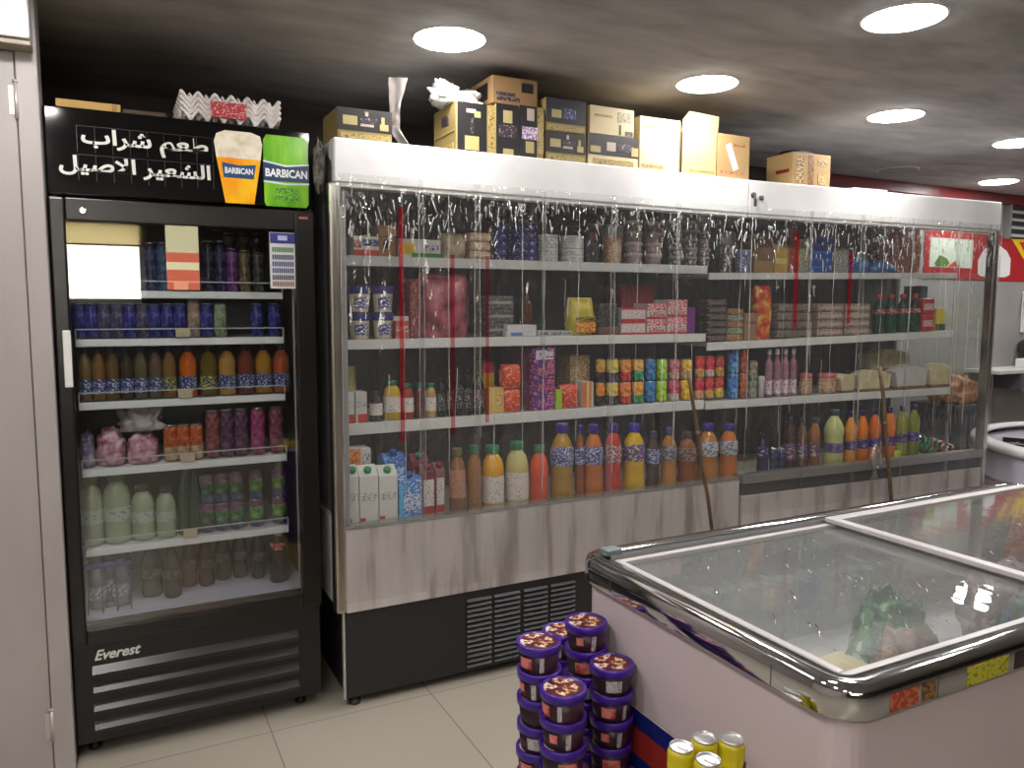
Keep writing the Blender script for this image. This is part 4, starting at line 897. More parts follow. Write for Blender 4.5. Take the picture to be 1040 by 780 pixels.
# second shelf
CRM = M((206, 196, 158), .4); BLID = M((34, 54, 132), .35); PLID = M((66, 50, 140), .35); BLB = pr((196, 196, 200), (40, 60, 150), 60, .50)
for s_, (a, b_, ld) in enumerate([(354, 376, BLID), (378, 400, PLID)]):
    x, r, zt, dc = cyl(U1, a, b_, 330, .215); z0 = zs(U1, 'B', x); h = (span(U1, a, b_, 290, 344, dc)[2]-z0)/2
    for k in range(2):
        put(('blt', s_), b_tub(r, h*.98, CRM, ld, 28, [(-.8, .8, .12, .58, BLB)]), 'cheese_tub', '%s cream tub with a %s lid, second shelf of left chiller' % (['lower', 'upper'][k], ['deep blue', 'violet blue'][s_]), 'tub', U1.w(x, dc, z0+k*h), 0, 'cream cheese tubs on the second shelf')
zt = rbox(U1, 'B', 402, 416, 326, 'carton', 'small red and cream box beside the blue-lidded tubs', 'box', (186, 90, 84), [(.05, .95, .35, .7, pr((214, 200, 170), (150, 110, 90), 60, .5))], full='small red and cream box beside the blue-lidded tubs, second shelf')
put('card1', b_box(.062, .10, .018, WL), 'flat_pack', 'flat white pack lying on the small red and cream box', 'pack', U1.w(span(U1, 400, 416, 322, 326, .215)[0], .22, zt+.0005))
rbox(U1, 'B', 416.5, 428, 283, 'food_pack', 'tall dull red pack', 'pack', pr((112, 52, 56), (150, 84, 84), 40, .5), bev=.008)
x, wd, zt, _ = span(U1, 430, 480, 277, 343, .22)
PKF = noisy('pink_film', [(.30, (60, 46, 44)), (.44, (150, 74, 84)), (.60, (190, 110, 120)), (.72, (206, 160, 150))], 16, (1, 1, .7), .3, 0, .2)
put('pinkp', b_sack(wd, .15, zt-zs(U1, 'B', x), PKF, 5, .3), 'food_pack', 'large pink and brown film wrapped pack on the second shelf, left chiller', 'pack', U1.w(x, .21, zs(U1, 'B', x)))
GS = pr((84, 82, 82), (150, 146, 142), 40, .58)
for k in range(3):
    x, wd, zt, _ = span(U1, 496, 522, 300, 343, .25); z0 = zs(U1, 'B', x); h = (zt-z0)/3
    put('gs', b_box(wd, .12, h*.97, GS, [(.1, .9, .4, .6, M((160, 156, 150), .5))], [], .006), 'food_pack', '%s grey flat pack right of the large pink pack, second shelf' % ['lower', 'middle', 'upper'][k], 'pack', U1.w(x, .25, z0+k*h), 0, 'grey packs on the second shelf')
z = zs(U1, 'B', 1.3)
zt = rbox(U1, 'B', 514, 545, 337, 'carton', 'flat white box with a blue oval', 'box', (196, 200, 204), [(.15, .55, .2, .8, M((70, 120, 180), .5))])
rbox(U1, 'B', 515, 545, 330, 'carton', 'thin plain white box lying', 'box', (206, 206, 206), z=zt+.0005)
zt = rbox(U1, 'B', 546, 581, 336, 'carton', 'flat white box with dark printed lettering', 'box', (190, 190, 190), [(.05, .3, .2, .8, M((110, 112, 118), .5)), (.36, .97, .25, .85, pr((200, 200, 200), (46, 44, 50), 110, .50))])
rcyl(U1, 'B', 528, 541, 292, lambda r, h: b_bottle('slim', r, h, (110, 66, 40), (40, 30, 26), None), 'sauce_bottle', 'brown bottle standing behind the white boxes', 'bottle', d=.40)
YB_ = noisy('yellow_bag', [(.4, (206, 186, 60)), (.6, (224, 212, 110))], 14, (1, 1, 1), .3)
x, wd, zt, _ = span(U1, 582, 607, 303, 341, .23); zb = zs(U1, 'B', x)
def ybag():
    o = b_sack(wd, .09, zt-zb, YB_, 9, .3, M((226, 214, 120), .35))()
    return o+[('printed_band', MB().box(-wd*.40, wd*.40, -.010, -.008, .012, (zt-zb)*.36, .002).mesh('printed_band', pr((206, 100, 40), (230, 190, 60), 50, .52)), 0), ('printed_band', MB().box(-wd*.40, wd*.40, -.010, -.008, (zt-zb)*.40, (zt-zb)*.5, .002).mesh('printed_band', pr((60, 50, 30), (210, 190, 60), 90, .5)), 0)]
put('ybag', ybag, 'food_pack', 'upright yellow bag with an orange base, second shelf of left chiller', 'pack', U1.w(x, .235, zb))
zt = rbox(U1, 'B', 608, 629, 332, 'food_pack', 'low reddish brown pack under the dark pack', 'pack', (112, 66, 60), bev=.006)
rbox(U1, 'B', 608, 628, 308, 'food_pack', 'dark pack right of the upright yellow bag', 'pack', pr((40, 40, 40), (84, 84, 80), 40, .56), z=zt+.0005, bev=.008)
RW = M((206, 196, 196), .45); RD = M((190, 50, 60), .45); RPR = pr((200, 190, 190), (180, 60, 70), 60, .52)
for (a, b_, n_, t_, nm) in [(631, 656, 2, 312, 'leftmost'), (657, 677, 2, 308, 'middle'), (678, 698, 2, 304, 'rightmost')]:
    x, wd, zt, _ = span(U1, a, b_, t_, 341, .215); z0 = zs(U1, 'B', x); h = (zt-z0)/n_
    for k in range(n_):
        fr_ = [(0, 1, 0, .16, RD), (0, 1, .84, 1, RD), (.1, .9, .28, .72, pr((214, 206, 200), (150, 120, 120), 70, .58))] if nm == 'leftmost' else [(0, 1, .55, 1, pr((196, 70, 76), (226, 206, 206), 60, .52)), (0, 1, 0, .14, RD), (.1, .9, .16, .5, RPR)]
        put(('rw', nm), b_box(wd*.97, .11, h*.97, RW, fr_), 'carton', '%s red and white box in the %s pair on the second shelf' % (['lower', 'upper'][k], nm), 'box', U1.w(x, .215, z0+k*h), 0, 'red and white boxes on the second shelf')
rbox(U1, 'B', 631, 664, 290, 'carton', 'dark red box standing behind the leftmost red and white pair', 'box', (120, 24, 34), d=.36, full='dark red box standing behind the leftmost red and white pair')
rbox(U1, 'B', 698, 706, 312, 'carton', 'slim purple box at the right end of the second shelf', 'box', (110, 40, 120), full='slim purple box at the right end of the second shelf')
# third shelf
rcyl(U1, 'C', 351.5, 362, 372, lambda r, h: b_sack(r*2, r*1.8, h, noisy('yg', [(.4, (176, 170, 60)), (.6, (210, 200, 130))], 30), 3), 'food_pack', 'pale yellow pack standing at the far left of the third shelf', 'pack', d=.34, full='pale yellow pack standing at the far left of the third shelf')
for i, (a, b_) in enumerate([(352.5, 360), (361, 373)]):
    rbox(U1, 'C', a, b_, 398, 'juice_carton', ['narrow white juice carton at the left post', 'white juice carton with a red apple corner'][i], 'carton', (200, 200, 196), [(.2, 1, 0, .28, M((190, 64, 60), .45)), (.1, .9, .5, .7, pr((200, 200, 196), (120, 120, 120), 70, .56))], dep=.07, pyb=432)
GC = (26, 112, 66)
JL = pr((214, 208, 200), (150, 140, 130), 70, .60)
def jug(U, S, a, b_, t_, liq, lab, desc, d=.215, cap=GC, lz=(.20, .60), kind='jug', full=None, lm=None, wk=1):
    return rcyl(U, S, a, b_, t_, lambda r, h: b_bottle(kind, r, h, liq, cap, lm or JL if lab else None, lz), 'juice_bottle', desc, 'bottle', d=d, full=full, wk=wk)
jug(U1, 'C', 375, 388, 397, (46, 34, 36), True, 'small white-labelled dark bottle', cap=(40, 36, 38))
jug(U1, 'C', 389, 407, 386, (196, 160, 40), True, 'yellow juice jug with a green cap')
jug(U1, 'C', 408, 420, 389, (150, 50, 40), True, 'red juice jug with a green cap')
jug(U1, 'C', 421, 431, 389, (84, 28, 30), False, 'dark red juice jug without label')
jug(U1, 'C', 432, 443, 389, (170, 140, 90), True, 'tan juice jug with a white label')
for i, (a, b_, t_) in enumerate([(444, 452, 384), (453, 461, 376), (462, 470, 373), (471, 479, 374), (480, 491, 378)]):
    rcyl(U1, 'C', a, b_, t_, lambda r, h: b_bottle('pet', r, h, (26, 24, 26), (30, 28, 30), pr((30, 30, 32), (170, 170, 170) if i < 4 else (220, 170, 180), 80, .58), (.15, .6)), 'soda_bottle', '%s black bottle from the left' % ORD[i], 'bottle', group='black bottles on the third shelf', wk=1.05, key='blk%d' % (i == 4), d=.215+.0)
zt = rbox(U1, 'C', 497, 512, 394, 'carton', 'lower yellow box left of the red-orange packs', 'box', (206, 170, 90), [(.5, .9, .3, .8, pr((214, 190, 120), (170, 110, 70), 60, .55))], pyb=424)
rbox(U1, 'C', 491, 502, 368, 'carton', 'upper yellow and pink box', 'box', (206, 176, 60), [(0, 1, .78, 1, M((190, 60, 100), .5)), (.2, .8, .3, .5, DKP)], d=.345, z=zs(U1, 'C', 1.3), pyb=424)
ROP = pr((196, 66, 36), (226, 130, 90), 30, .54)
x, wd, zt, _ = span(U1, 512, 531, 370, 422, .215); z0 = zs(U1, 'C', x); h = (zt-z0)/2
for k in range(2): put('rop', b_sack(wd, .07, h*.98, ROP, 4+k, .3), 'snack_pack', '%s red-orange snack pack right of the yellow boxes' % ['lower', 'upper'][k], 'pack', U1.w(x, .215, z0+k*h), 0, 'red-orange packs on the third shelf')
rbox(U1, 'C', 532, 541, 352, 'carton', 'narrow maroon box beside the tall purple pack', 'box', (90, 30, 60), d=.25, pyb=420)
x, wd, zt, _ = span(U1, 542, 564, 352, 420, .215); z0 = zs(U1, 'C', x); h = (zt-z0)/4
for k in range(4):
    put(('ptp', k), b_box(wd, .09, h*.97, pr((84, 40, 120), (206, 110, 130), 34, .54), [(.1, .9, .2, .8, [pr((70, 50, 140), (210, 100, 120), 40, .52), pr((90, 46, 110), (206, 90, 110), 40, .52), pr((60, 50, 130), (200, 110, 100), 40, .5), pr((206, 200, 206), (90, 60, 120), 40, .56)][k])]), 'carton', '%s purple box from the shelf in the tall purple stack' % ORD[k], 'box', U1.w(x, .215, z0+k*h), 0, 'purple boxes on the third shelf')
rbox(U1, 'C', 564.5, 571, 396, 'carton', 'slim lime green box', 'box', (150, 190, 40), d=.22, pyb=419)
x, wd, zt, _ = span(U1, 571, 590, 391, 419, .215); put('redsn', b_sack(wd, .07, zt-zs(U1, 'C', x), pr((196, 60, 40), (226, 140, 90), 34, .55), 8), 'snack_pack', 'single red snack pack left of the stacked cans', 'pack', U1.w(x, .215, zs(U1, 'C', x)))
rbox(U1, 'C', 579, 599, 361, 'carton', 'tan patterned box at the back', 'box', pr((160, 130, 90), (196, 170, 130), 34, .5), d=.32, pyb=415)
rbox(U1, 'C', 592, 603, 388, 'carton', 'narrow orange striped box', 'box', (200, 190, 170), [(0, .35, 0, 1, M((210, 120, 40), .4)), (.55, .8, 0, 1, M((206, 130, 50), .4))], pyb=418)
CANS = [('orange and black', [(.45, (40, 36, 34)), (1, (214, 130, 40))], [(.45, (60, 30, 60)), (1, (190, 150, 50))]),
        ('yellow-gold', [(.42, (50, 40, 36)), (1, (206, 180, 60))], [(.42, (60, 40, 70)), (1, (206, 190, 70))]),
        ('orange-red', [(.35, (190, 60, 40)), (1, (216, 120, 50))], [(.45, (196, 50, 46)), (1, (210, 130, 50))]),
        ('orange and green', [(.4, (40, 140, 80)), (1, (220, 150, 40))], [(.5, (40, 140, 84)), (1, (216, 160, 60))]),
        ('blue', [(1, (40, 110, 170))], [(1, (40, 104, 160))]),
        ('lime', [(1, (160, 206, 40))], [(1, (150, 200, 50))]),
        ('pink', [(.35, (206, 180, 170)), (1, (196, 60, 110))], [(.35, (200, 150, 140)), (1, (190, 90, 120))]),
        ('yellow', [(1, (220, 180, 40))], [(.5, (206, 176, 120)), (1, (216, 176, 50))])]
xs_ = [604.5, 614.5, 628, 641, 653.5, 665.5, 677.5, 690, 702.5]
def canmat(c): return noisy('can_print', [(.38, tuple(int(v*.75) for v in c)), (.5, c), (.68, tuple(min(255, int(v*.8+60)) for v in c))], 45, (1, 1, 1), .22)
def cancols(U, S, xs_, specs, ttop, phrase, d=.225, grp='stacked drink cans on the third shelf', rows=2):
    for i in range(len(specs)):
        x, r, zt, dc = cyl(U, xs_[i], xs_[i+1], 388, d); z0 = zs(U, S, x); h = (U.at((xs_[i]+xs_[i+1])/2, ttop, dc)[1]-z0)/rows
        for k in range(rows):
            sp = specs[i][1+k]
            put(('can', phrase, i, k), b_can(min(r*.97, .031), h*.985, [(t_, canmat(c)) for t_, c in sp]), 'drink_can', '%s %s can in the %s' % (['lower', 'upper'][k] if rows == 2 else 'single', specs[i][0], phrase), 'can', U.w(x, dc, z0+k*h), U.r, grp)
cancols(U1, 'C', xs_, CANS, 364, 'colourful can rows of the left chiller')
cancols(U1, 'C', [705, 715, 725, 735], [('crimson', [(.4, (206, 150, 110)), (1, (190, 40, 60))], [(.4, (200, 160, 80)), (1, (196, 50, 50))]), ('scarlet', [(.4, (206, 170, 90)), (1, (200, 50, 60))], [(.35, (206, 190, 170)), (1, (206, 40, 60))]), ('rust red', [(.5, (206, 180, 70)), (1, (190, 60, 50))], [(.45, (200, 150, 70)), (1, (180, 60, 44))])], 361, 'red can rows at the chiller joint')
# bottom deck of the left chiller
MC = (40, 140, 90)
zt0 = .6285
MW = M((206, 208, 202), .4); MK = pr((206, 208, 202), (60, 60, 66), 80, .56)
zmx = 0
for i, (a, b_) in enumerate([(353.5, 364.5), (365, 384.5), (385, 404)]):
    x, wd, zt, _ = span(U1, a, b_, 470, 528, .075); zmx = zt
    put(('milk', i), b_milk(wd*.97, .085, zt-zt0, MW, MC, [(.08, .92, .44, .56, MK), (0, 1, 0, .14, noisy('ochre', [(.4, (190, 130, 70)), (.6, (206, 170, 110))], 30)), (.02, .3, 0, .2, M((176, 60, 50), .5))], .80), 'milk_carton', '%s white carton with a green cap on the left bottom deck' % ['cut-off leftmost', 'middle', 'right'][i], 'carton', U1.w(x, .075, zt0), 0, 'white green-capped cartons')
x, wd, zt, _ = span(U1, 352, 377, 456, 480, .17)
hk = span(U1, 352, 377, 482, 520, .18)[2]-zt0
put('milkb', b_milk(wd*.6, .085, hk, MW, MC, [(.1, .9, .4, .5, MK)], .82), 'milk_carton', 'white carton at the back carrying the orange-pictured box', 'carton', U1.w(x, .175, zt0), 0, 'white green-capped cartons')
put('obox', b_box(wd, .08, zt-zt0-hk, M((206, 204, 204), .45), [(0, .58, 0, 1, noisy('orange_pic', [(.35, (150, 60, 30)), (.5, (214, 120, 50)), (.66, (230, 170, 110))], 50)), (.65, .95, .2, .8, pr((206, 204, 204), (90, 90, 96), 80, .55))]), 'carton', 'box with an orange fruit picture lying on the white cartons', 'box', U1.w(x, .172, zt0+hk+.0005))
BLU = pr((60, 130, 200), (206, 220, 232), 40, .56); BLU2 = pr((44, 90, 170), (120, 170, 220), 40, .54)
x, wd, zt, _ = span(U1, 405, 429, 482, 526, .075); put('blue1', b_milk(wd*.97, .08, zt-zt0, BLU, (40, 80, 160), [(.1, .9, .3, .62, pr((206, 216, 230), (40, 70, 160), 60, .54)), (0, .2, 0, .8, M((90, 170, 220), .4))], .9), 'juice_carton', 'light blue carton with white lettering in front, bottom deck', 'carton', U1.w(x, .075, zt0))
x, wd, zt, _ = span(U1, 389, 412, 457, 500, .18); put('blue2', b_milk(wd*.97, .08, zt-zt0, BLU2, (40, 80, 160), [(.1, .9, .55, .75, pr((190, 210, 230), (40, 70, 160), 60, .54))], .88), 'juice_carton', 'taller blue carton behind the light blue carton', 'carton', U1.w(x, .175, zt0))
DR = M((104, 20, 44), .4)
for i, (a, b_, t_, d_, nm) in enumerate([(428.5, 442, 470, .075, 'front dark red carton with a white label panel'), (442.5, 452, 468, .075, 'narrow red and grey carton beside the dark red carton'), (418, 436, 458, .18, 'dark red carton with a green cap at the back')]):
    x, wd, zt, _ = span(U1, a, b_, t_, 520, d_)
    put(('dr', i), b_milk(wd*.97, .08, zt-zt0, DR if i != 1 else M((130, 90, 90), .4), (30, 110, 66) if i == 2 else (120, 26, 50), [(.12, .92, .28, .72, pr((206, 204, 196), (120, 110, 110), 70, .58)), (.12, .92, .05, .27, M((170, 40, 44), .4))], .84), 'juice_carton', nm, 'carton', U1.w(x, d_, zt0))
def deck(U, a, b_, t_, liq, desc, kind='juice', cap=(40, 34, 130), lab=None, lz=(.48, .72), d=.075, name='juice_bottle', full=None):
    rcyl(U, 'D', a, b_, t_, lambda r, h: b_bottle(kind, r, h, liq, cap, lab, lz, 24), name, desc, 'bottle', d=d, full=full or (desc+' '+('bottom deck, left chiller' if U is U1 else 'bottom deck, right chiller')))
def liq(c): return noisy('juice', [(.3, tuple(int(v*.9) for v in c)), (.7, c)], 6, (1, 1, 2), .10)
deck(U1, 456, 473, 455, liq((140, 96, 60)), 'brown juice bottle with an orange band,', 'jug', (96, 90, 50), pr((196, 110, 60), (150, 140, 130), 40, .5), (.3, .7))
deck(U1, 474, 489, 452, liq((150, 96, 34)), 'amber juice jug without a label,', 'jug', (34, 110, 60))
deck(U1, 489, 512, 452, liq((220, 160, 30)), 'bright yellow juice jug with a white label,', 'jug', GC, JL, (.16, .56))
deck(U1, 513, 537, 448, liq((196, 190, 120)), 'pale green-yellow juice jug with a white label,', 'jug', GC, JL, (.16, .56))
deck(U1, 538, 557, 452, liq((224, 84, 34)), 'orange-red juice jug,', 'jug', GC)
BLL = pr((46, 60, 130), (206, 214, 224), 75, .55); RLL = pr((130, 30, 60), (220, 214, 220), 75, .55); PUL = pr((96, 70, 150), (210, 206, 60), 36, .58)
deck(U1, 559, 583, 430, liq((168, 132, 44)), 'olive-gold drink bottle with a blue label,', 'juice', (38, 34, 130), BLL)
deck(U1, 584, 594, 432, liq((150, 80, 40)), 'brown drink bottle squeezed behind the olive-gold one,', 'juice', (38, 34, 130), BLL, d=.10)
deck(U1, 593, 613, 431, liq((196, 110, 40)), 'orange drink bottle with a blue label,', 'juice', (38, 34, 130), BLL)
deck(U1, 613.5, 632, 430, liq((196, 56, 34)), 'red drink bottle with a white-lettered label,', 'juice', (40, 34, 136), RLL)
deck(U1, 632.5, 656, 430, liq((216, 176, 30)), 'bright yellow drink bottle with a purple label,', 'juice', (46, 40, 150), PUL)
deck(U1, 656.5, 671, 438, liq((70, 50, 40)), 'dark drink bottle right of the bright yellow one,', 'juice', (50, 54, 84), BLL)
deck(U1, 671.5, 688, 434, liq((196, 130, 44)), 'amber-orange drink bottle with a pale cap,', 'juice', (60, 66, 110), pr((150, 150, 150), (90, 90, 110), 36, .5))
deck(U1, 688.5, 708, 438, liq((140, 80, 44)), 'brown drink bottle left of the brown strap,', 'juice', (70, 60, 60), pr((150, 130, 120), (96, 70, 70), 36, .5))
deck(U1, 709, 730, 430, liq((180, 120, 50)), 'gold drink bottle right of the brown strap,', 'juice', (50, 40, 130), pr((190, 196, 200), (110, 110, 130), 36, .52))
deck(U1, 731, 750, 430, liq((196, 110, 50)), 'orange drink bottle next to the chiller joint,', 'juice', (46, 40, 120), pr((180, 184, 190), (100, 110, 130), 36, .52))
# ------------------------------------------------------------------ goods in the right chiller
cancols(U2, 'C', [738, 750], [('sky blue', [(.5, (60, 120, 180)), (1, (50, 110, 180))], [(.5, (70, 140, 200)), (1, (50, 100, 170))])], 353, 'blue can pair left in the right chiller', grp='cans in the right chiller')
cancols(U2, 'C', [750.5, 759], [('rust orange', [(.5, (170, 80, 50)), (1, (180, 90, 50))], [(.5, (180, 90, 60)), (1, (170, 70, 44))])], 353, 'rust can pair in the right chiller', grp='cans in the right chiller')
cancols(U2, 'C', [759.5, 769], [('grey-green', [(.5, (150, 150, 130)), (1, (120, 130, 100))], [(.5, (140, 140, 120)), (1, (140, 120, 100))])], 366, 'dull can pair in the right chiller', grp='cans in the right chiller')
rcyl(U2, 'C', 770, 777, 382, lambda r, h: b_tub(r, h, M((150, 146, 150), .4), M((190, 186, 190), .4)), 'food_tub', 'small greyish white pot before the pink bottles', 'pot', full='small greyish white pot before the tall pink bottles, third shelf')
PKB = noisy('mauve_drink', [(.3, (120, 80, 96)), (.7, (160, 120, 132))], 10, (1, 1, 2), .08)
for i in range(4):
    a = 777.5+i*8.3
    rcyl(U2, 'C', a, a+7.9, 354, lambda r, h: b_bottle('slim', r, h, PKB, (196, 190, 194), pr((206, 196, 204), (150, 60, 90), 60, .56), (.06, .36)), 'slim_bottle', '%s tall mauve bottle from the left' % ORD[i], 'bottle', group='tall mauve bottles in the right chiller', key='mauve')
for i, (a, b_) in enumerate([(812, 825), (831, 849)]):
    rcyl(U2, 'C', a, b_, 379, lambda r, h: b_bottle('jar', r, h, (170, 128, 100), (190, 90, 100), pr((196, 160, 130), (120, 90, 76), 60, .55), (.12, .6)), 'food_jar', '%s tan jar with a pink lid' % ['left', 'right'][i], 'jar', group='pink-lidded jars', key='pjar')
WV = noisy('ribbed_white', [(.4, (186, 178, 150)), (.6, (222, 216, 196))], 60, (6, 1, .4), .5)
def b_fan(w_, d_, h_, m, m2):
    """pack with a straight foot and a fanned, rounded top"""
    def f():
        n = 14; out = []
        top = [(-w_/2+w_*k/n, h_*(.62+.38*math.sin(PI*(.12+.76*k/n)))) for k in range(n+1)]
        mb = MB(); mb.poly([(-w_*.40, 0), (w_*.44, 0)]+[(x, z) for x, z in reversed(top)], 0, d_)
        g = MB()
        for k in range(1, n): g.box(top[k][0]*.92-.001, top[k][0]*.92+.001, -.003, .001, h_*.12, top[k][1]*.96)
        return [('pack_body', mb.mesh('pack_body', m), None), ('pleat', g.mesh('pleat', m2), 0), ('paper_sleeve', MB().box(-w_*.42, w_*.45, -.004, d_+.002, .0, h_*.13, .001).mesh('paper_sleeve', M((120, 90, 66), .6)), 0)]
    return f
WFN, WF2 = noisy('cream_wrap', [(.4, (186, 176, 140)), (.6, (216, 208, 184))], 20, (1, 1, 1), .5), M((206, 196, 150), .5)
WGY = M((188, 184, 182), .5)
for i, (a, b_, t_, zo, m, lab) in enumerate([(854, 868, 380, 0, WFN, 'partly hidden cream fan pack behind the pink-lidded jars'), (871, 905, 376, 0, WFN, 'cream ribbed fan-shaped pack left of the plain white one'), (909, 942, 371, 0, WGY, 'plain white fan-shaped pack in the middle of the row'), (944, 966, 369, 0, WFN, 'cream ribbed fan-shaped pack at the right end of the row')]):
    x, wd, zt, _ = span(U2, a, b_, t_, 400, .22); z0 = zs(U2, 'C', x)
    put(('fan', i), b_fan(wd, .07, zt-z0, m, WF2 if i != 2 else M((206, 204, 202), .5)), 'bread_pack', lab, 'pack', U2.w(x, .22, z0), U2.r, 'fan-shaped packs in the right chiller')
x, wd, zt, _ = span(U2, 882, 924, 355, 374, .36); z0 = zs(U2, 'C', x); hb = span(U2, 882, 924, 377, 390, .36)[2]-z0
put('fanbase', b_box(wd*1.2, .14, hb, M((96, 76, 60), .6), [(0, 1, .85, 1, M((130, 100, 76), .6))]), 'carton', 'low brown box behind the fan packs carrying another one', 'box', U2.w(x, .345, z0), U2.r)
put('fan9', b_fan(wd, .08, zt-z0-hb, WFN, WF2), 'bread_pack', 'cream fan-shaped pack raised on the low brown box', 'pack', U2.w(x, .36, z0+hb+.0005), U2.r, 'fan-shaped packs in the right chiller')
BRB = noisy('brown_mesh_bag', [(.38, (110, 66, 36)), (.5, (150, 96, 56)), (.62, (176, 126, 84))], 30, (1, 1, 1), .5)
put('bbox', lambda: [('cabinet_body', MB().box(-.19, .19, 0, .34, .05, .80, .006).mesh('cabinet_body', M((62, 64, 62), .5)), None), ('plinth', MB().box(-.17, .17, .02, .32, 0, .05).mesh('plinth', BLACK), 0), ('door_panel', MB().box(-.17, -.02, -.006, 0, .10, .77, .002).box(-.01, .17, -.006, 0, .10, .77, .002).mesh('door_panel', M((46, 48, 48), .45)), 0)],
    'side_cabinet', 'dark grey cabinet standing behind the glass end of the right chiller', 'cabinet', (5.24, 3.26, 0), 0)
put('bbag', b_pillow(.36, .24, .19, BRB, 6, .22), 'produce_bag', 'brown orange mesh bag lying on the dark grey cabinet', 'bag', (5.22, 3.28, .8005), 0)
# top shelf right
rcyl(U2, 'A', 731, 745, 236, lambda r, h: b_tub(r, h, LAT, M((160, 156, 156), .3)), 'food_tub', 'speckled white tub at the left of the top shelf, right chiller', 'tub', full='speckled white tub at the left of the top shelf, right chiller')
rcyl(U2, 'A', 746, 763, 254, lambda r, h: b_tub(r, h, pr((80, 90, 130), (160, 166, 190), 50, .54), M((110, 120, 160), .3)), 'food_tub', 'dusty blue tub beside the speckled white tub', 'tub')
rbox(U2, 'A', 766, 786, 238, 'carton', 'brown box with a darker base', 'box', (112, 84, 56), [(0, 1, 0, .3, M((140, 110, 60), .5))])
rbox(U2, 'A', 787, 801, 248, 'carton', 'mustard yellow box', 'box', (176, 144, 60), [(.1, .9, .3, .5, M((206, 180, 90), .5))])
rbox(U2, 'A', 802, 810, 232, 'carton', 'narrow rust red box', 'box', (140, 56, 40))
rbox(U2, 'A', 810.5, 822, 243, 'carton', 'pale green and pink box', 'box', pr((110, 140, 96), (190, 150, 150), 50, .52))
BLS = M((24, 70, 150), .35)
for k in range(5):
    x, wd, zt, _ = span(U2, 823, 846, 240, 274, .215); z0 = zs(U2, 'A', x); h = (zt-z0)/5
    put('bls', b_box(wd, .11, h*.96, BLS, [(.1, .9, .7, .9, M((50, 100, 180), .4))], [], .005), 'food_pack', '%s bright blue flat pack from the shelf, top shelf of right chiller' % ORD[k], 'pack', U2.w(x, .215, z0+k*h), U2.r, 'bright blue packs stacked in the right chiller')
rbox(U2, 'A', 847, 862, 252, 'carton', 'dull grey-green box right of the bright blue packs', 'box', pr((110, 116, 106), (160, 156, 150), 50, .5), full='dull grey-green box right of the bright blue packs, top shelf')
BLP = noisy('blue_bag', [(.35, (30, 74, 130)), (.65, (60, 130, 190))], 12, (1, 1, 1), .25)
for i, (a, b_, t_) in enumerate([(863, 888, 260), (889, 914, 264)]):
    x, wd, zt, _ = span(U2, a, b_, t_, 275, .215); z0 = zs(U2, 'A', x)
    put(('blp', i), b_pillow(wd, .14, zt-z0, BLP, i+3, .15), 'food_pack', '%s lumpy blue bag lying on the top shelf, right chiller' % ['left', 'right'][i], 'bag', U2.w(x, .21, z0), U2.r, 'blue bags in the right chiller')
for i, (a, b_, c) in enumerate([(889, 902, (96, 40, 32)), (903, 915, (150, 80, 60)), (915, 927, (160, 96, 64)), (927, 938, (176, 110, 70))]):
    x, wd, zt, _ = span(U2, a, b_, 232, 274, .36); z0 = zs(U2, 'A', x)
    put(('snk', i), b_sack(wd, .07, zt-z0, pr(c, tuple(min(255, v+50) for v in c), 30, .54), i, .3, M((190, 170, 150), .3)), 'snack_pack', '%s tall reddish brown snack pack from the left, top shelf right chiller' % ORD[i], 'pack', U2.w(x, .36, z0), U2.r, 'tall reddish snack packs')
# second shelf right
DKF = pr((52, 40, 40), (120, 104, 100), 40, .60)
for k in range(6):
    x, wd, zt, _ = span(U2, 719, 738, 304, 345, .215); z0 = zs(U2, 'B', x); h = (zt-z0)/6
    put('dkf', b_box(wd, .12, h*.94, DKF, [(.1, .9, .3, .7, M((110, 90, 86), .4))], [], .006), 'food_pack', '%s dark flat pack from the shelf in the dark stack, right chiller' % ORD[k], 'pack', U2.w(x, .215, z0+k*h), U2.r, 'dark flat packs in the right chiller')
OGF = [pr((170, 120, 80), (120, 90, 60), 40, .5), pr((150, 160, 140), (96, 116, 96), 40, .5)]
for k in range(5):
    x, wd, zt, _ = span(U2, 739, 755, 313, 343, .215); z0 = zs(U2, 'B', x); h = (zt-z0)/5
    put(('ogf', k % 2), b_box(wd, .12, h*.94, OGF[k % 2], [], [], .006), 'food_pack', '%s tan or grey-green flat pack from the shelf, beside dark stack' % ORD[k], 'pack', U2.w(x, .215, z0+k*h), U2.r, 'tan flat packs in the right chiller')
rbox(U2, 'B', 756, 769, 318, 'carton', 'light brown box', 'box', (140, 110, 86), [(.1, .9, .6, .7, M((110, 80, 60), .5))])
x, wd, zt, _ = span(U2, 770, 786, 290, 338, .22); put('rysn', b_sack(wd, .07, zt-zs(U2, 'B', x), noisy('red_yellow', [(.36, (170, 40, 24)), (.5, (206, 96, 40)), (.6, (206, 176, 80))], 20, (1, 1, 1), .3), 12, .3, M((160, 50, 50), .3)), 'snack_pack', 'red and yellow pointed snack bag on the second shelf, right chiller', 'pack', U2.w(x, .22, zs(U2, 'B', x)), U2.r)
GRF = M((120, 112, 104), .5)
for k in range(4):
    x, wd, zt, _ = span(U2, 790, 826, 308, 340, .23); z0 = zs(U2, 'B', x); h = (zt-z0)/4
    put('grf', b_box(wd, .13, h*.93, pr((120, 110, 100), (84, 76, 70), 24, .56), [], [], .008), 'food_pack', '%s taupe folded pack from the shelf, right chiller second shelf' % ORD[k], 'pack', U2.w(x, .23, z0+k*h), U2.r+(k % 2)*.04, 'taupe packs in the right chiller')
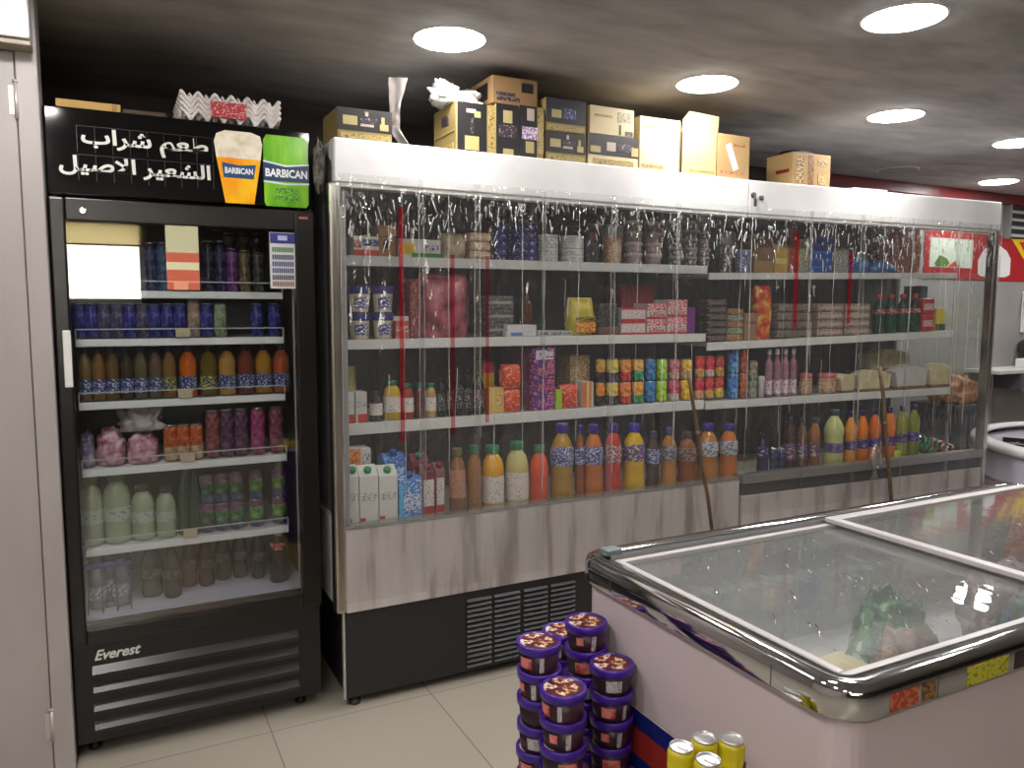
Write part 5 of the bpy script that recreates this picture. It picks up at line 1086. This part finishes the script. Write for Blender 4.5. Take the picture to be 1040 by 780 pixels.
for s_, (a, b_) in enumerate([(831, 857), (859, 884)]):
    for k in range(4):
        x, wd, zt, _ = span(U2, a, b_, 308, 338, .22); z0 = zs(U2, 'B', x); h = (zt-z0)/4
        put(('bst', s_), b_box(wd, .12, h*.93, pr((160, 140, 128), (120, 100, 92), 30, .54), [(.1, .9, .3, .7, M((176, 160, 146), .5))], [], .006), 'food_pack', '%s beige-grey pack from the shelf in the %s stack before green bottles' % (ORD[k], ['left', 'right'][s_]), 'pack', U2.w(x, .22, z0+k*h), U2.r, 'beige-grey packs in the right chiller')
GLS = noisy('green_glass', [(.3, (14, 50, 34)), (.7, (30, 84, 56))], 8, (1, 1, 1), .08)
for i in range(4):
    a = 888+i*12
    rcyl(U2, 'B', a, a+11.4, 299, lambda r, h: b_bottle('slim', r, h, GLS, (180, 40, 50), pr((150, 40, 50), (180, 150, 150), 50, .55), (.50, .62)), 'glass_bottle', '%s red-capped green bottle' % ORD[i], 'bottle', group='green bottles in the right chiller', key='ggl')
for k in range(2):
    x, wd, zt, _ = span(U2, 937, 949, 303, 330, .22); z0 = zs(U2, 'B', x); h = (zt-z0)/2
    put('rwc', b_box(wd, .09, h*.97, M((176, 36, 50), .4), [(.1, .9, .3, .7, pr((206, 190, 190), (180, 50, 60), 60, .55))]), 'carton', '%s small red box with white print right of the green bottles' % ['lower', 'upper'][k], 'box', U2.w(x, .22, z0+k*h), U2.r, 'small red boxes in the right chiller')
rbox(U2, 'B', 950.5, 960, 313, 'carton', 'small yellow box at the right end', 'box', (200, 180, 50), [(0, 1, 0, .3, M((50, 70, 40), .5))])
rbox(U2, 'B', 936, 942, 286, 'carton', 'narrow grey-blue pack behind the small red boxes', 'box', (96, 106, 130), d=.34, full='narrow grey-blue pack standing behind the small red boxes')
# bottom deck right
deck(U2, 769.5, 781, 440, liq((40, 40, 70)), 'dark blue bottle with a white round mark,', 'pet', (34, 34, 60), pr((36, 40, 90), (196, 200, 210), 36, .60))
for i, a in enumerate([782, 790]):
    rcyl(U2, 'D', a, a+7.5, 455, lambda r, h: b_can(r, h, [(1, canmat((40, 44, 90)))]), 'drink_can', '%s small dark blue can' % ['left', 'right'][i], 'can', d=.075, group='dark blue cans on the right deck', key='dbc')
for i, (a, b_, c) in enumerate([(798, 809, (70, 46, 44)), (809.5, 821, (110, 76, 54)), (821.5, 834, (150, 96, 50))]):
    deck(U2, a, b_, 424, liq(c), ['dark brown bottle with a purple label,', 'mid brown bottle with a purple label,', 'tawny bottle with a purple label,'][i], 'pet', (56, 44, 70), pr((92, 60, 110), (180, 160, 110), 36, .58), (.28, .56))
deck(U2, 838, 858, 416, liq((196, 200, 130)), 'pale yellow-green bottle with a purple band,', 'pet', (40, 70, 76), pr((72, 60, 120), (110, 100, 150), 30, .5), (.30, .46))
PBD = pr((52, 34, 110), (120, 100, 170), 30, .56)
for i, (a, b_, c) in enumerate([(859, 870.5, (230, 150, 30)), (871, 882.5, (232, 130, 30)), (883, 895.5, (220, 110, 40)), (898, 910.5, (226, 120, 40)), (911, 922.5, (150, 150, 40)), (923, 935, (130, 140, 46))]):
    deck(U2, a, b_, 418-i*1.5, liq(c), '%s %s bottle of the purple-banded row,' % (ORD[i], 'orange' if i < 4 else 'olive green'), 'pet', (34, 34, 96), PBD, (.34, .50), d=.075 if i < 4 else .12)
put('jlime', lambda: b_bottle('jar', .024, .075, (190, 196, 50), (170, 180, 60), None)(), 'juice_jar', 'small lime yellow jar in front of the olive green bottles', 'jar', U2.w(U2.at(911, 450, .08)[0], .082, .6285), U2.r)
x0, _, _ = U2.at(938, 430, .12)
put('lean', lambda: [('board', MB().poly([(-.075, 0), (.055, 0), (.105, .20), (.02, .245), (-.06, .24)], 0, .004).mesh('board', M((178, 168, 150), .6)), None)], 'cardboard_sheet', 'pale cardboard sheet leaning beside the olive green bottles', 'board', U2.w(x0-.00, .20, .6305), U2.r, None, (-.22, 0))
sw = MB(); rs = random.Random(5)
for k in range(230):
    cx, cy = rs.uniform(1.36, 1.62), rs.uniform(.085, .185); q = rs.uniform(.008, .013); cz = rs.uniform(.010, .115)*(1-.6*abs(cx-1.4)/.25)*(.55+.45*min(1, (cy-.06)/.12))
    t = bmesh.new(); bmesh.ops.create_icosphere(t, subdivisions=1, radius=1)
    m_ = Matrix.Translation((cx, cy, cz+.016)) @ Matrix.Rotation(rs.uniform(0, 6), 4, (rs.random(), rs.random(), rs.random()+.1)) @ Matrix.Diagonal((q*1.5, q, q*.8, 1))
    sw._merge(t, (1 if 1.36 < cx < 1.48 and rs.random() < .7 else rs.choice([0, 0, 2, 3])), m_)
sw_o = link('wrapped_sweets', sw.mesh('wrapped_sweets', [M((120, 60, 50), .2), M((30, 110, 70), .2), M((200, 190, 180), .15), M((60, 36, 40), .2)])); sw_o.location = U2.w(0, 0, .629); sw_o.rotation_euler = (0, 0, U2.r)
tag(sw_o, 'loose heap of small wrapped sweets at the glass end of the bottom deck', 'sweets', None, 'stuff')

# ------------------------------------------------------------------ brown straps and the hanging bag in front of the curtains
BRS = noisy('brown_strap', [(.3, (84, 66, 50)), (.7, (116, 94, 72))], 20, (1, 1, 1), .6)
def strap(U, pts, name_, lab):
    P3 = []
    for px, py in pts:
        x, z, _ = U.at(px, py, -.052); P3.append((x, z))
    x0, z0 = P3[-1]
    def f():
        return [('strap', MB().tube([(x-x0, -.0, z-z0) for x, z in P3], .0125, 8, 0, .35).mesh('strap', BRS), None), ('knot', MB().lathe([(.004, -.012), (.012, -.006), (.012, .006), (.004, .012)], 10, c=(P3[2][0]-x0, 0, P3[2][1]-z0)).mesh('knot', BRS), 0)]
    put(name_, f, 'hanging_strap', lab, 'strap', U.w(x0, -.052, z0), U.r, 'brown straps hanging over the curtains')
strap(U1, [(699, 376), (703, 405), (709, 440), (713, 472), (719, 505), (724, 545)], 'strap1', 'long brown strap hanging bent over the lip of the left chiller')
strap(U2, [(893, 372), (897, 400), (899, 430), (901, 460), (904, 490), (906, 520)], 'strap2', 'brown strap hanging before the orange bottles of the right chiller')
x, z, _ = U2.at(888, 462, -.07)
def clearbag():
    def fn(u, v):
        a = 2*PI*u; r_ = .034*(1+.25*noise.noise((math.cos(a)*2, math.sin(a)*2, v*4)))*(.15+.85*min(1, 2.2*v))*(1 if v < .8 else (1-.5*(v-.8)/.2))
        return (r_*math.cos(a), r_*.6*math.sin(a), .13*(1-v)-.065)
    return [('bag_body', MB().grid(fn, 18, 14).mesh('bag_body', clear('bag_film', (225, 225, 225), 5, .08, .8, 40, (1, 1, .6), .10, 1.45, (200, 200, 200))), None), ('bag_tail', MB().grid(lambda u, v: ((u-.5)*.05*(.3+v), .006*math.sin(8*u), -.065-.06*v), 8, 5).mesh('bag_tail', clear('bag_tail_film', (215, 215, 215), 2, .2, .5, 30, (1, 1, 1), .15, 1.45, (190, 190, 190))), 0)]
put('cbag', clearbag, 'plastic_bag', 'small clear plastic bag hanging beside the right brown strap', 'plastic bag', U2.w(x, -.080, z), U2.r)
# ------------------------------------------------------------------ drinks in the glass-door fridge
FWH = ['top', 'second', 'third', 'fourth', 'fifth']
def fcyl(si, a, b_, t_, bld, name, lab, cat, d=.125, z=None, key=None, group=None, h=None):
    x, r, zt, dc = cyl(UF, a, b_, t_, d); z0 = (FS[si]+.0024 if si < 5 else .4365) if z is None else z
    hh = h or max(.03, zt-z0)
    if z is None and 0 < si < 5: hh = min(hh, FS[si-1]-.028-z0)
    if z is None and si == 5: hh = min(hh, FS[4]-.028-z0)
    put((key or lab, name, round(r, 3), round(hh, 2)), bld(r, hh), name, lab, cat, UF.w(x, dc, z0), 0, group); return z0+hh
def cm(c, i=.5): return canmat(c)
# top shelf: tall dark cans
for i, (a, t_, c, nm) in enumerate([(146, 246, (60, 66, 110), 'slate blue'), (158, 246, (70, 100, 140), 'grey-blue'), (205, 244, (40, 34, 60), 'black-purple'), (217, 244, (40, 40, 90), 'navy'), (229, 252, (116, 50, 130), 'magenta'), (242, 254, (120, 106, 70), 'bronze'), (256, 256, (70, 70, 76), 'charcoal')]):
    fcyl(0, a, a+11.5, t_, lambda r, h: b_can(r, h, [(1, canmat(c))]), 'drink_can', 'tall %s can on the top fridge shelf' % nm, 'can', d=.13, group='tall cans on the top fridge shelf')
# a second tier in shade behind the first
for i, (a, c) in enumerate([(226, (96, 60, 70)), (240, (110, 80, 76)), (254, (60, 50, 56))]):
    fcyl(0, a, a+11, 236, lambda r, h: b_can(r, h, [(1, canmat(c))]), 'drink_can', '%s can standing behind the row on the top fridge shelf' % ['dusky red', 'dusky pink', 'dark umber'][i], 'can', d=.24, group='tall cans on the top fridge shelf')
# second shelf: blue cans
row2 = [(73, 'b'), (86, 'b'), (99, 'd'), (112, 'd'), (125, 'b'), (138, 'd'), (150, 'b'), (163, 'b'), (176, 'b'), (190, 't'), (203, 'b'), (217, 'y'), (254, 'b'), (272, 'b')]
cols = {'b': ((44, 44, 120), 'blue'), 'd': ((70, 66, 96), 'dull blue'), 't': ((150, 126, 110), 'tan'), 'y': ((130, 140, 110), 'yellow-green')}
cnt = {}
for i, (a, k) in enumerate(row2):
    c, nm = cols[k]; cnt[k] = cnt.get(k, -1)+1
    fcyl(1, a, a+12.3, 308 if k != 't' else 302, lambda r, h: b_can(r, h, [(.45, canmat(c)), (1, canmat(tuple(int(v*1.1) for v in c)))]), 'drink_can', ('%s can on the second fridge shelf' % nm) if k in 'ty' else '%s %s can from the left on the second fridge shelf' % (ORD[cnt[k]], nm), 'can', d=.13, key='r2'+k, group='cans on the second fridge shelf')
# third shelf: juice bottles with blue labels
row3 = [(78, (120, 96, 60), 'dull gold'), (92, (130, 90, 40), 'brown-gold'), (106, (110, 80, 40), 'dark gold'), (121, (60, 56, 40), 'dark olive'), (135, (100, 90, 60), 'khaki'), (150, (104, 84, 66), 'grey-brown'), (164, (130, 96, 50), 'ochre'), (181, (210, 100, 20), 'vivid orange'), (202, (110, 90, 34), 'olive'), (221, (190, 140, 70), 'sandy yellow'), (240, (120, 56, 40), 'brownish red'), (258, (176, 124, 40), 'amber yellow'), (276, (180, 84, 46), 'burnt orange')]
FLB = pr((40, 44, 110), (196, 204, 214), 95, .57); FLY = pr((60, 60, 90), (190, 196, 60), 80, .54)
for i, (a, c, nm) in enumerate(row3):
    w_ = 13.5 if a < 180 else 17.5
    fcyl(2, a, a+w_, 344 if a > 180 else 350, lambda r, h: b_bottle('juice', r, h, liq(c), (40, 36, 80), FLY if nm in ('olive', 'ochre') else FLB, (.12, .40)), 'juice_bottle', '%s drink bottle on the third fridge shelf' % nm, 'bottle', d=.13, group='juice bottles on the third fridge shelf')
# fourth shelf
x, z, _ = UF.at(142, 440, .13); zb = FS[3]+.0024
PNK = noisy('pink_pack', [(.36, (150, 80, 110)), (.5, (206, 150, 166)), (.64, (226, 206, 206))], 34, (1, 1, 1), .4)
for i, (a, b_, t_, d_) in enumerate([(80, 96, 442, .13), (97, 128, 438, .13), (129, 162, 441, .13)]):
    x, wd, zt, _ = span(UF, a, b_, t_, 466, d_); put(('pnk', i), b_pillow(wd, .12, zt-zb, PNK if i else noisy('violet_pack', [(.4, (100, 80, 130)), (.6, (190, 180, 190))], 30), i+2, .2), 'food_pack', ['small violet-white pack at the left of the fourth fridge shelf', 'left pink and white pack under the plastic bag', 'right pink and white pack under the plastic bag'][i], 'pack', UF.w(x, d_, zb), 0)
x, wd, zt, _ = span(UF, 122, 166, 412, 440, .13); zp = span(UF, 100, 160, 440, 466, .13)[2]
put('fbag', b_pillow(wd, .14, .085, clear('fridge_bag', (250, 250, 250), 1.5, .2, .8, 40, (1, 1, 1), .80, 1.45, (214, 206, 206)), 21, .40), 'plastic_bag', 'crumpled white plastic bag lying on the pink packs in the fridge', 'plastic bag', UF.w(x, .14, zp), 0)
for i, a in enumerate([166, 179, 192.5]):
    fcyl(3, a, a+13, 432, lambda r, h: b_can(r, h, [(.4, canmat((196, 160, 130))), (1, canmat((180, 84, 40)))]), 'drink_can', '%s orange can from the left on the fourth fridge shelf' % ORD[i], 'can', d=.13, key='r4o', group='orange cans on the fourth fridge shelf')
for i, (a, c, nm) in enumerate([(208, (130, 70, 70), 'brick-pink'), (222.5, (84, 50, 76), 'plum'), (237, (92, 50, 84), 'purple-grey'), (254, (160, 60, 110), 'bright pink'), (273, (130, 60, 84), 'rose')]):
    fcyl(3, a, a+14, 416-i*.8, lambda r, h: b_can(r, h, [(1, canmat(c))]), 'slim_can', 'slim %s can on the fourth fridge shelf' % nm, 'can', d=.13, group='slim cans on the fourth fridge shelf')
# fifth shelf: pale jugs, green bottles and cans in two tiers
PGR = noisy('pale_green_drink', [(.3, (150, 160, 130)), (.7, (176, 184, 156))], 6, (1, 1, 1), .2)
for i, (a, b_, t_) in enumerate([(82, 102, 484), (104, 130, 477), (133, 155, 492), (158, 177, 494)]):
    fcyl(4, a, b_, t_, lambda r, h: b_bottle('jug', r, h, PGR, (110, 130, 100) if i < 2 else (50, 60, 60), pr((176, 186, 166), (110, 126, 150), 40, .60), (.32, .52)), 'milk_drink_jug', '%s pale green jug from the left on the fifth fridge shelf' % ORD[i], 'bottle', d=.13, group='pale green jugs on the fifth fridge shelf')
GR = [((40, 84, 56), 'dark green'), ((60, 110, 60), 'mid green'), ((96, 150, 60), 'bright green')]
for i, a in enumerate([180, 190.5]):
    fcyl(4, a, a+10.5, 474, lambda r, h: b_bottle('pet', r, h, noisy('gb', [(.3, (26, 52, 40)), (.7, (44, 80, 60))], 8, (1, 1, 1), .1), (40, 60, 50), None), 'soda_bottle', '%s dark green bottle on the fifth fridge shelf' % ['left', 'right'][i], 'bottle', d=.13, group='green bottles in the fridge', key='gbt')
zh = []
for i, a in enumerate([203, 218, 233, 253, 276]):
    c, nm = GR[[0, 1, 1, 2, 2][i]]
    h_ = .101
    for k in range(2):
        cc = [c, tuple(int(v*.8) for v in c)][k]
        fcyl(4, a, a+14, 500, lambda r, h: b_can(r, h, [(.3, canmat((60, 66, 110))), (.8, canmat(cc)), (1, canmat((104, 60, 96)))]), 'drink_can', '%s tier %s can with a pink rim, %s column on fifth fridge shelf' % (['lower', 'upper'][k], nm, ORD[i]), 'can', d=.13, z=FS[4]+.0024+k*h_, h=h_*.99, key='r5%d%d' % (i, k), group='green cans in two tiers in the fridge')
# fridge floor: blue wire crate, dark bottles
x0, _, _ = UF.at(89, 600, .09); x1, _, _ = UF.at(133, 600, .09); zt = UF.at(110, 570, .09)[1]
wz = x1-x0; hz = zt-.4365
BW = M((48, 40, 120), .35)
def crate():
    top = MB().tube([(-wz/2, 0, hz-.012), (wz/2, 0, hz-.012), (wz/2, .16, hz-.012), (-wz/2, .16, hz-.012), (-wz/2, 0, hz-.012)], .009, 6)
    g = MB()
    for k in range(4):
        x = -wz/2+wz*k/3; g.tube([(x, 0, hz-.01), (x, 0, .004), (x, .16, .004), (x, .16, hz-.01)], .0022, 5)
    for k in range(1, 4): g.tube([(-wz/2, k*.053, hz-.01), (-wz/2, k*.053, .004), (wz/2, k*.053, .004), (wz/2, k*.053, hz-.01)], .0022, 5)
    return [('wire', g.mesh('wire', BW), None), ('rim', top.mesh('rim', BW), 0)]
put('crate', crate, 'wire_basket', 'blue wire basket on the floor of the fridge', 'basket', UF.w((x0+x1)/2, .09, .4365))
for i, (dx, dy) in enumerate([(-.035, .05), (.035, .055), (-.0, .12)]):
    put('cr_b', b_bottle('pet', .026, hz*.86, noisy('grey_drink', [(.3, (96, 90, 110)), (.7, (130, 124, 140))], 8, (1, 1, 1), .12), (150, 146, 160), pr((120, 114, 140), (180, 176, 190), 40, .55), (.2, .5)), 'water_bottle', '%s greyish bottle inside the blue wire basket' % ['left', 'right', 'rear'][i], 'bottle', UF.w((x0+x1)/2+dx, .09+dy, .4440), 0, 'bottles in the blue wire basket')
for i, (a, b_, d_, c) in enumerate([(143, 163, .17, (60, 60, 50)), (165, 182, .13, (50, 48, 44)), (184, 199, .22, (70, 60, 52)), (201, 216, .20, (44, 44, 40)), (218, 233, .24, (60, 62, 48)), (236, 250, .24, (50, 48, 40)), (254, 269, .20, (40, 32, 34))]):
    fcyl(5, a, b_, 548, lambda r, h: b_bottle('cola', r, h, liq(c), (120, 40, 40) if i in (1, 6) else (60, 56, 54), pr((70, 66, 64), (120, 116, 112), 30, .56), (.36, .54)), 'cola_bottle', '%s dusky bottle from the left on the fridge floor' % ORD[i], 'bottle', d=d_, h=.20, group='dark bottles on the fridge floor')
fcyl(5, 273, 291, 545, lambda r, h: b_bottle('cola', r, h, liq((28, 20, 22)), (176, 190, 190), pr((150, 40, 44), (200, 190, 190), 30, .56), (.66, .78)), 'cola_bottle', 'dark cola bottle with a red neck label at the fridge floor right', 'bottle', d=.12, h=.205)
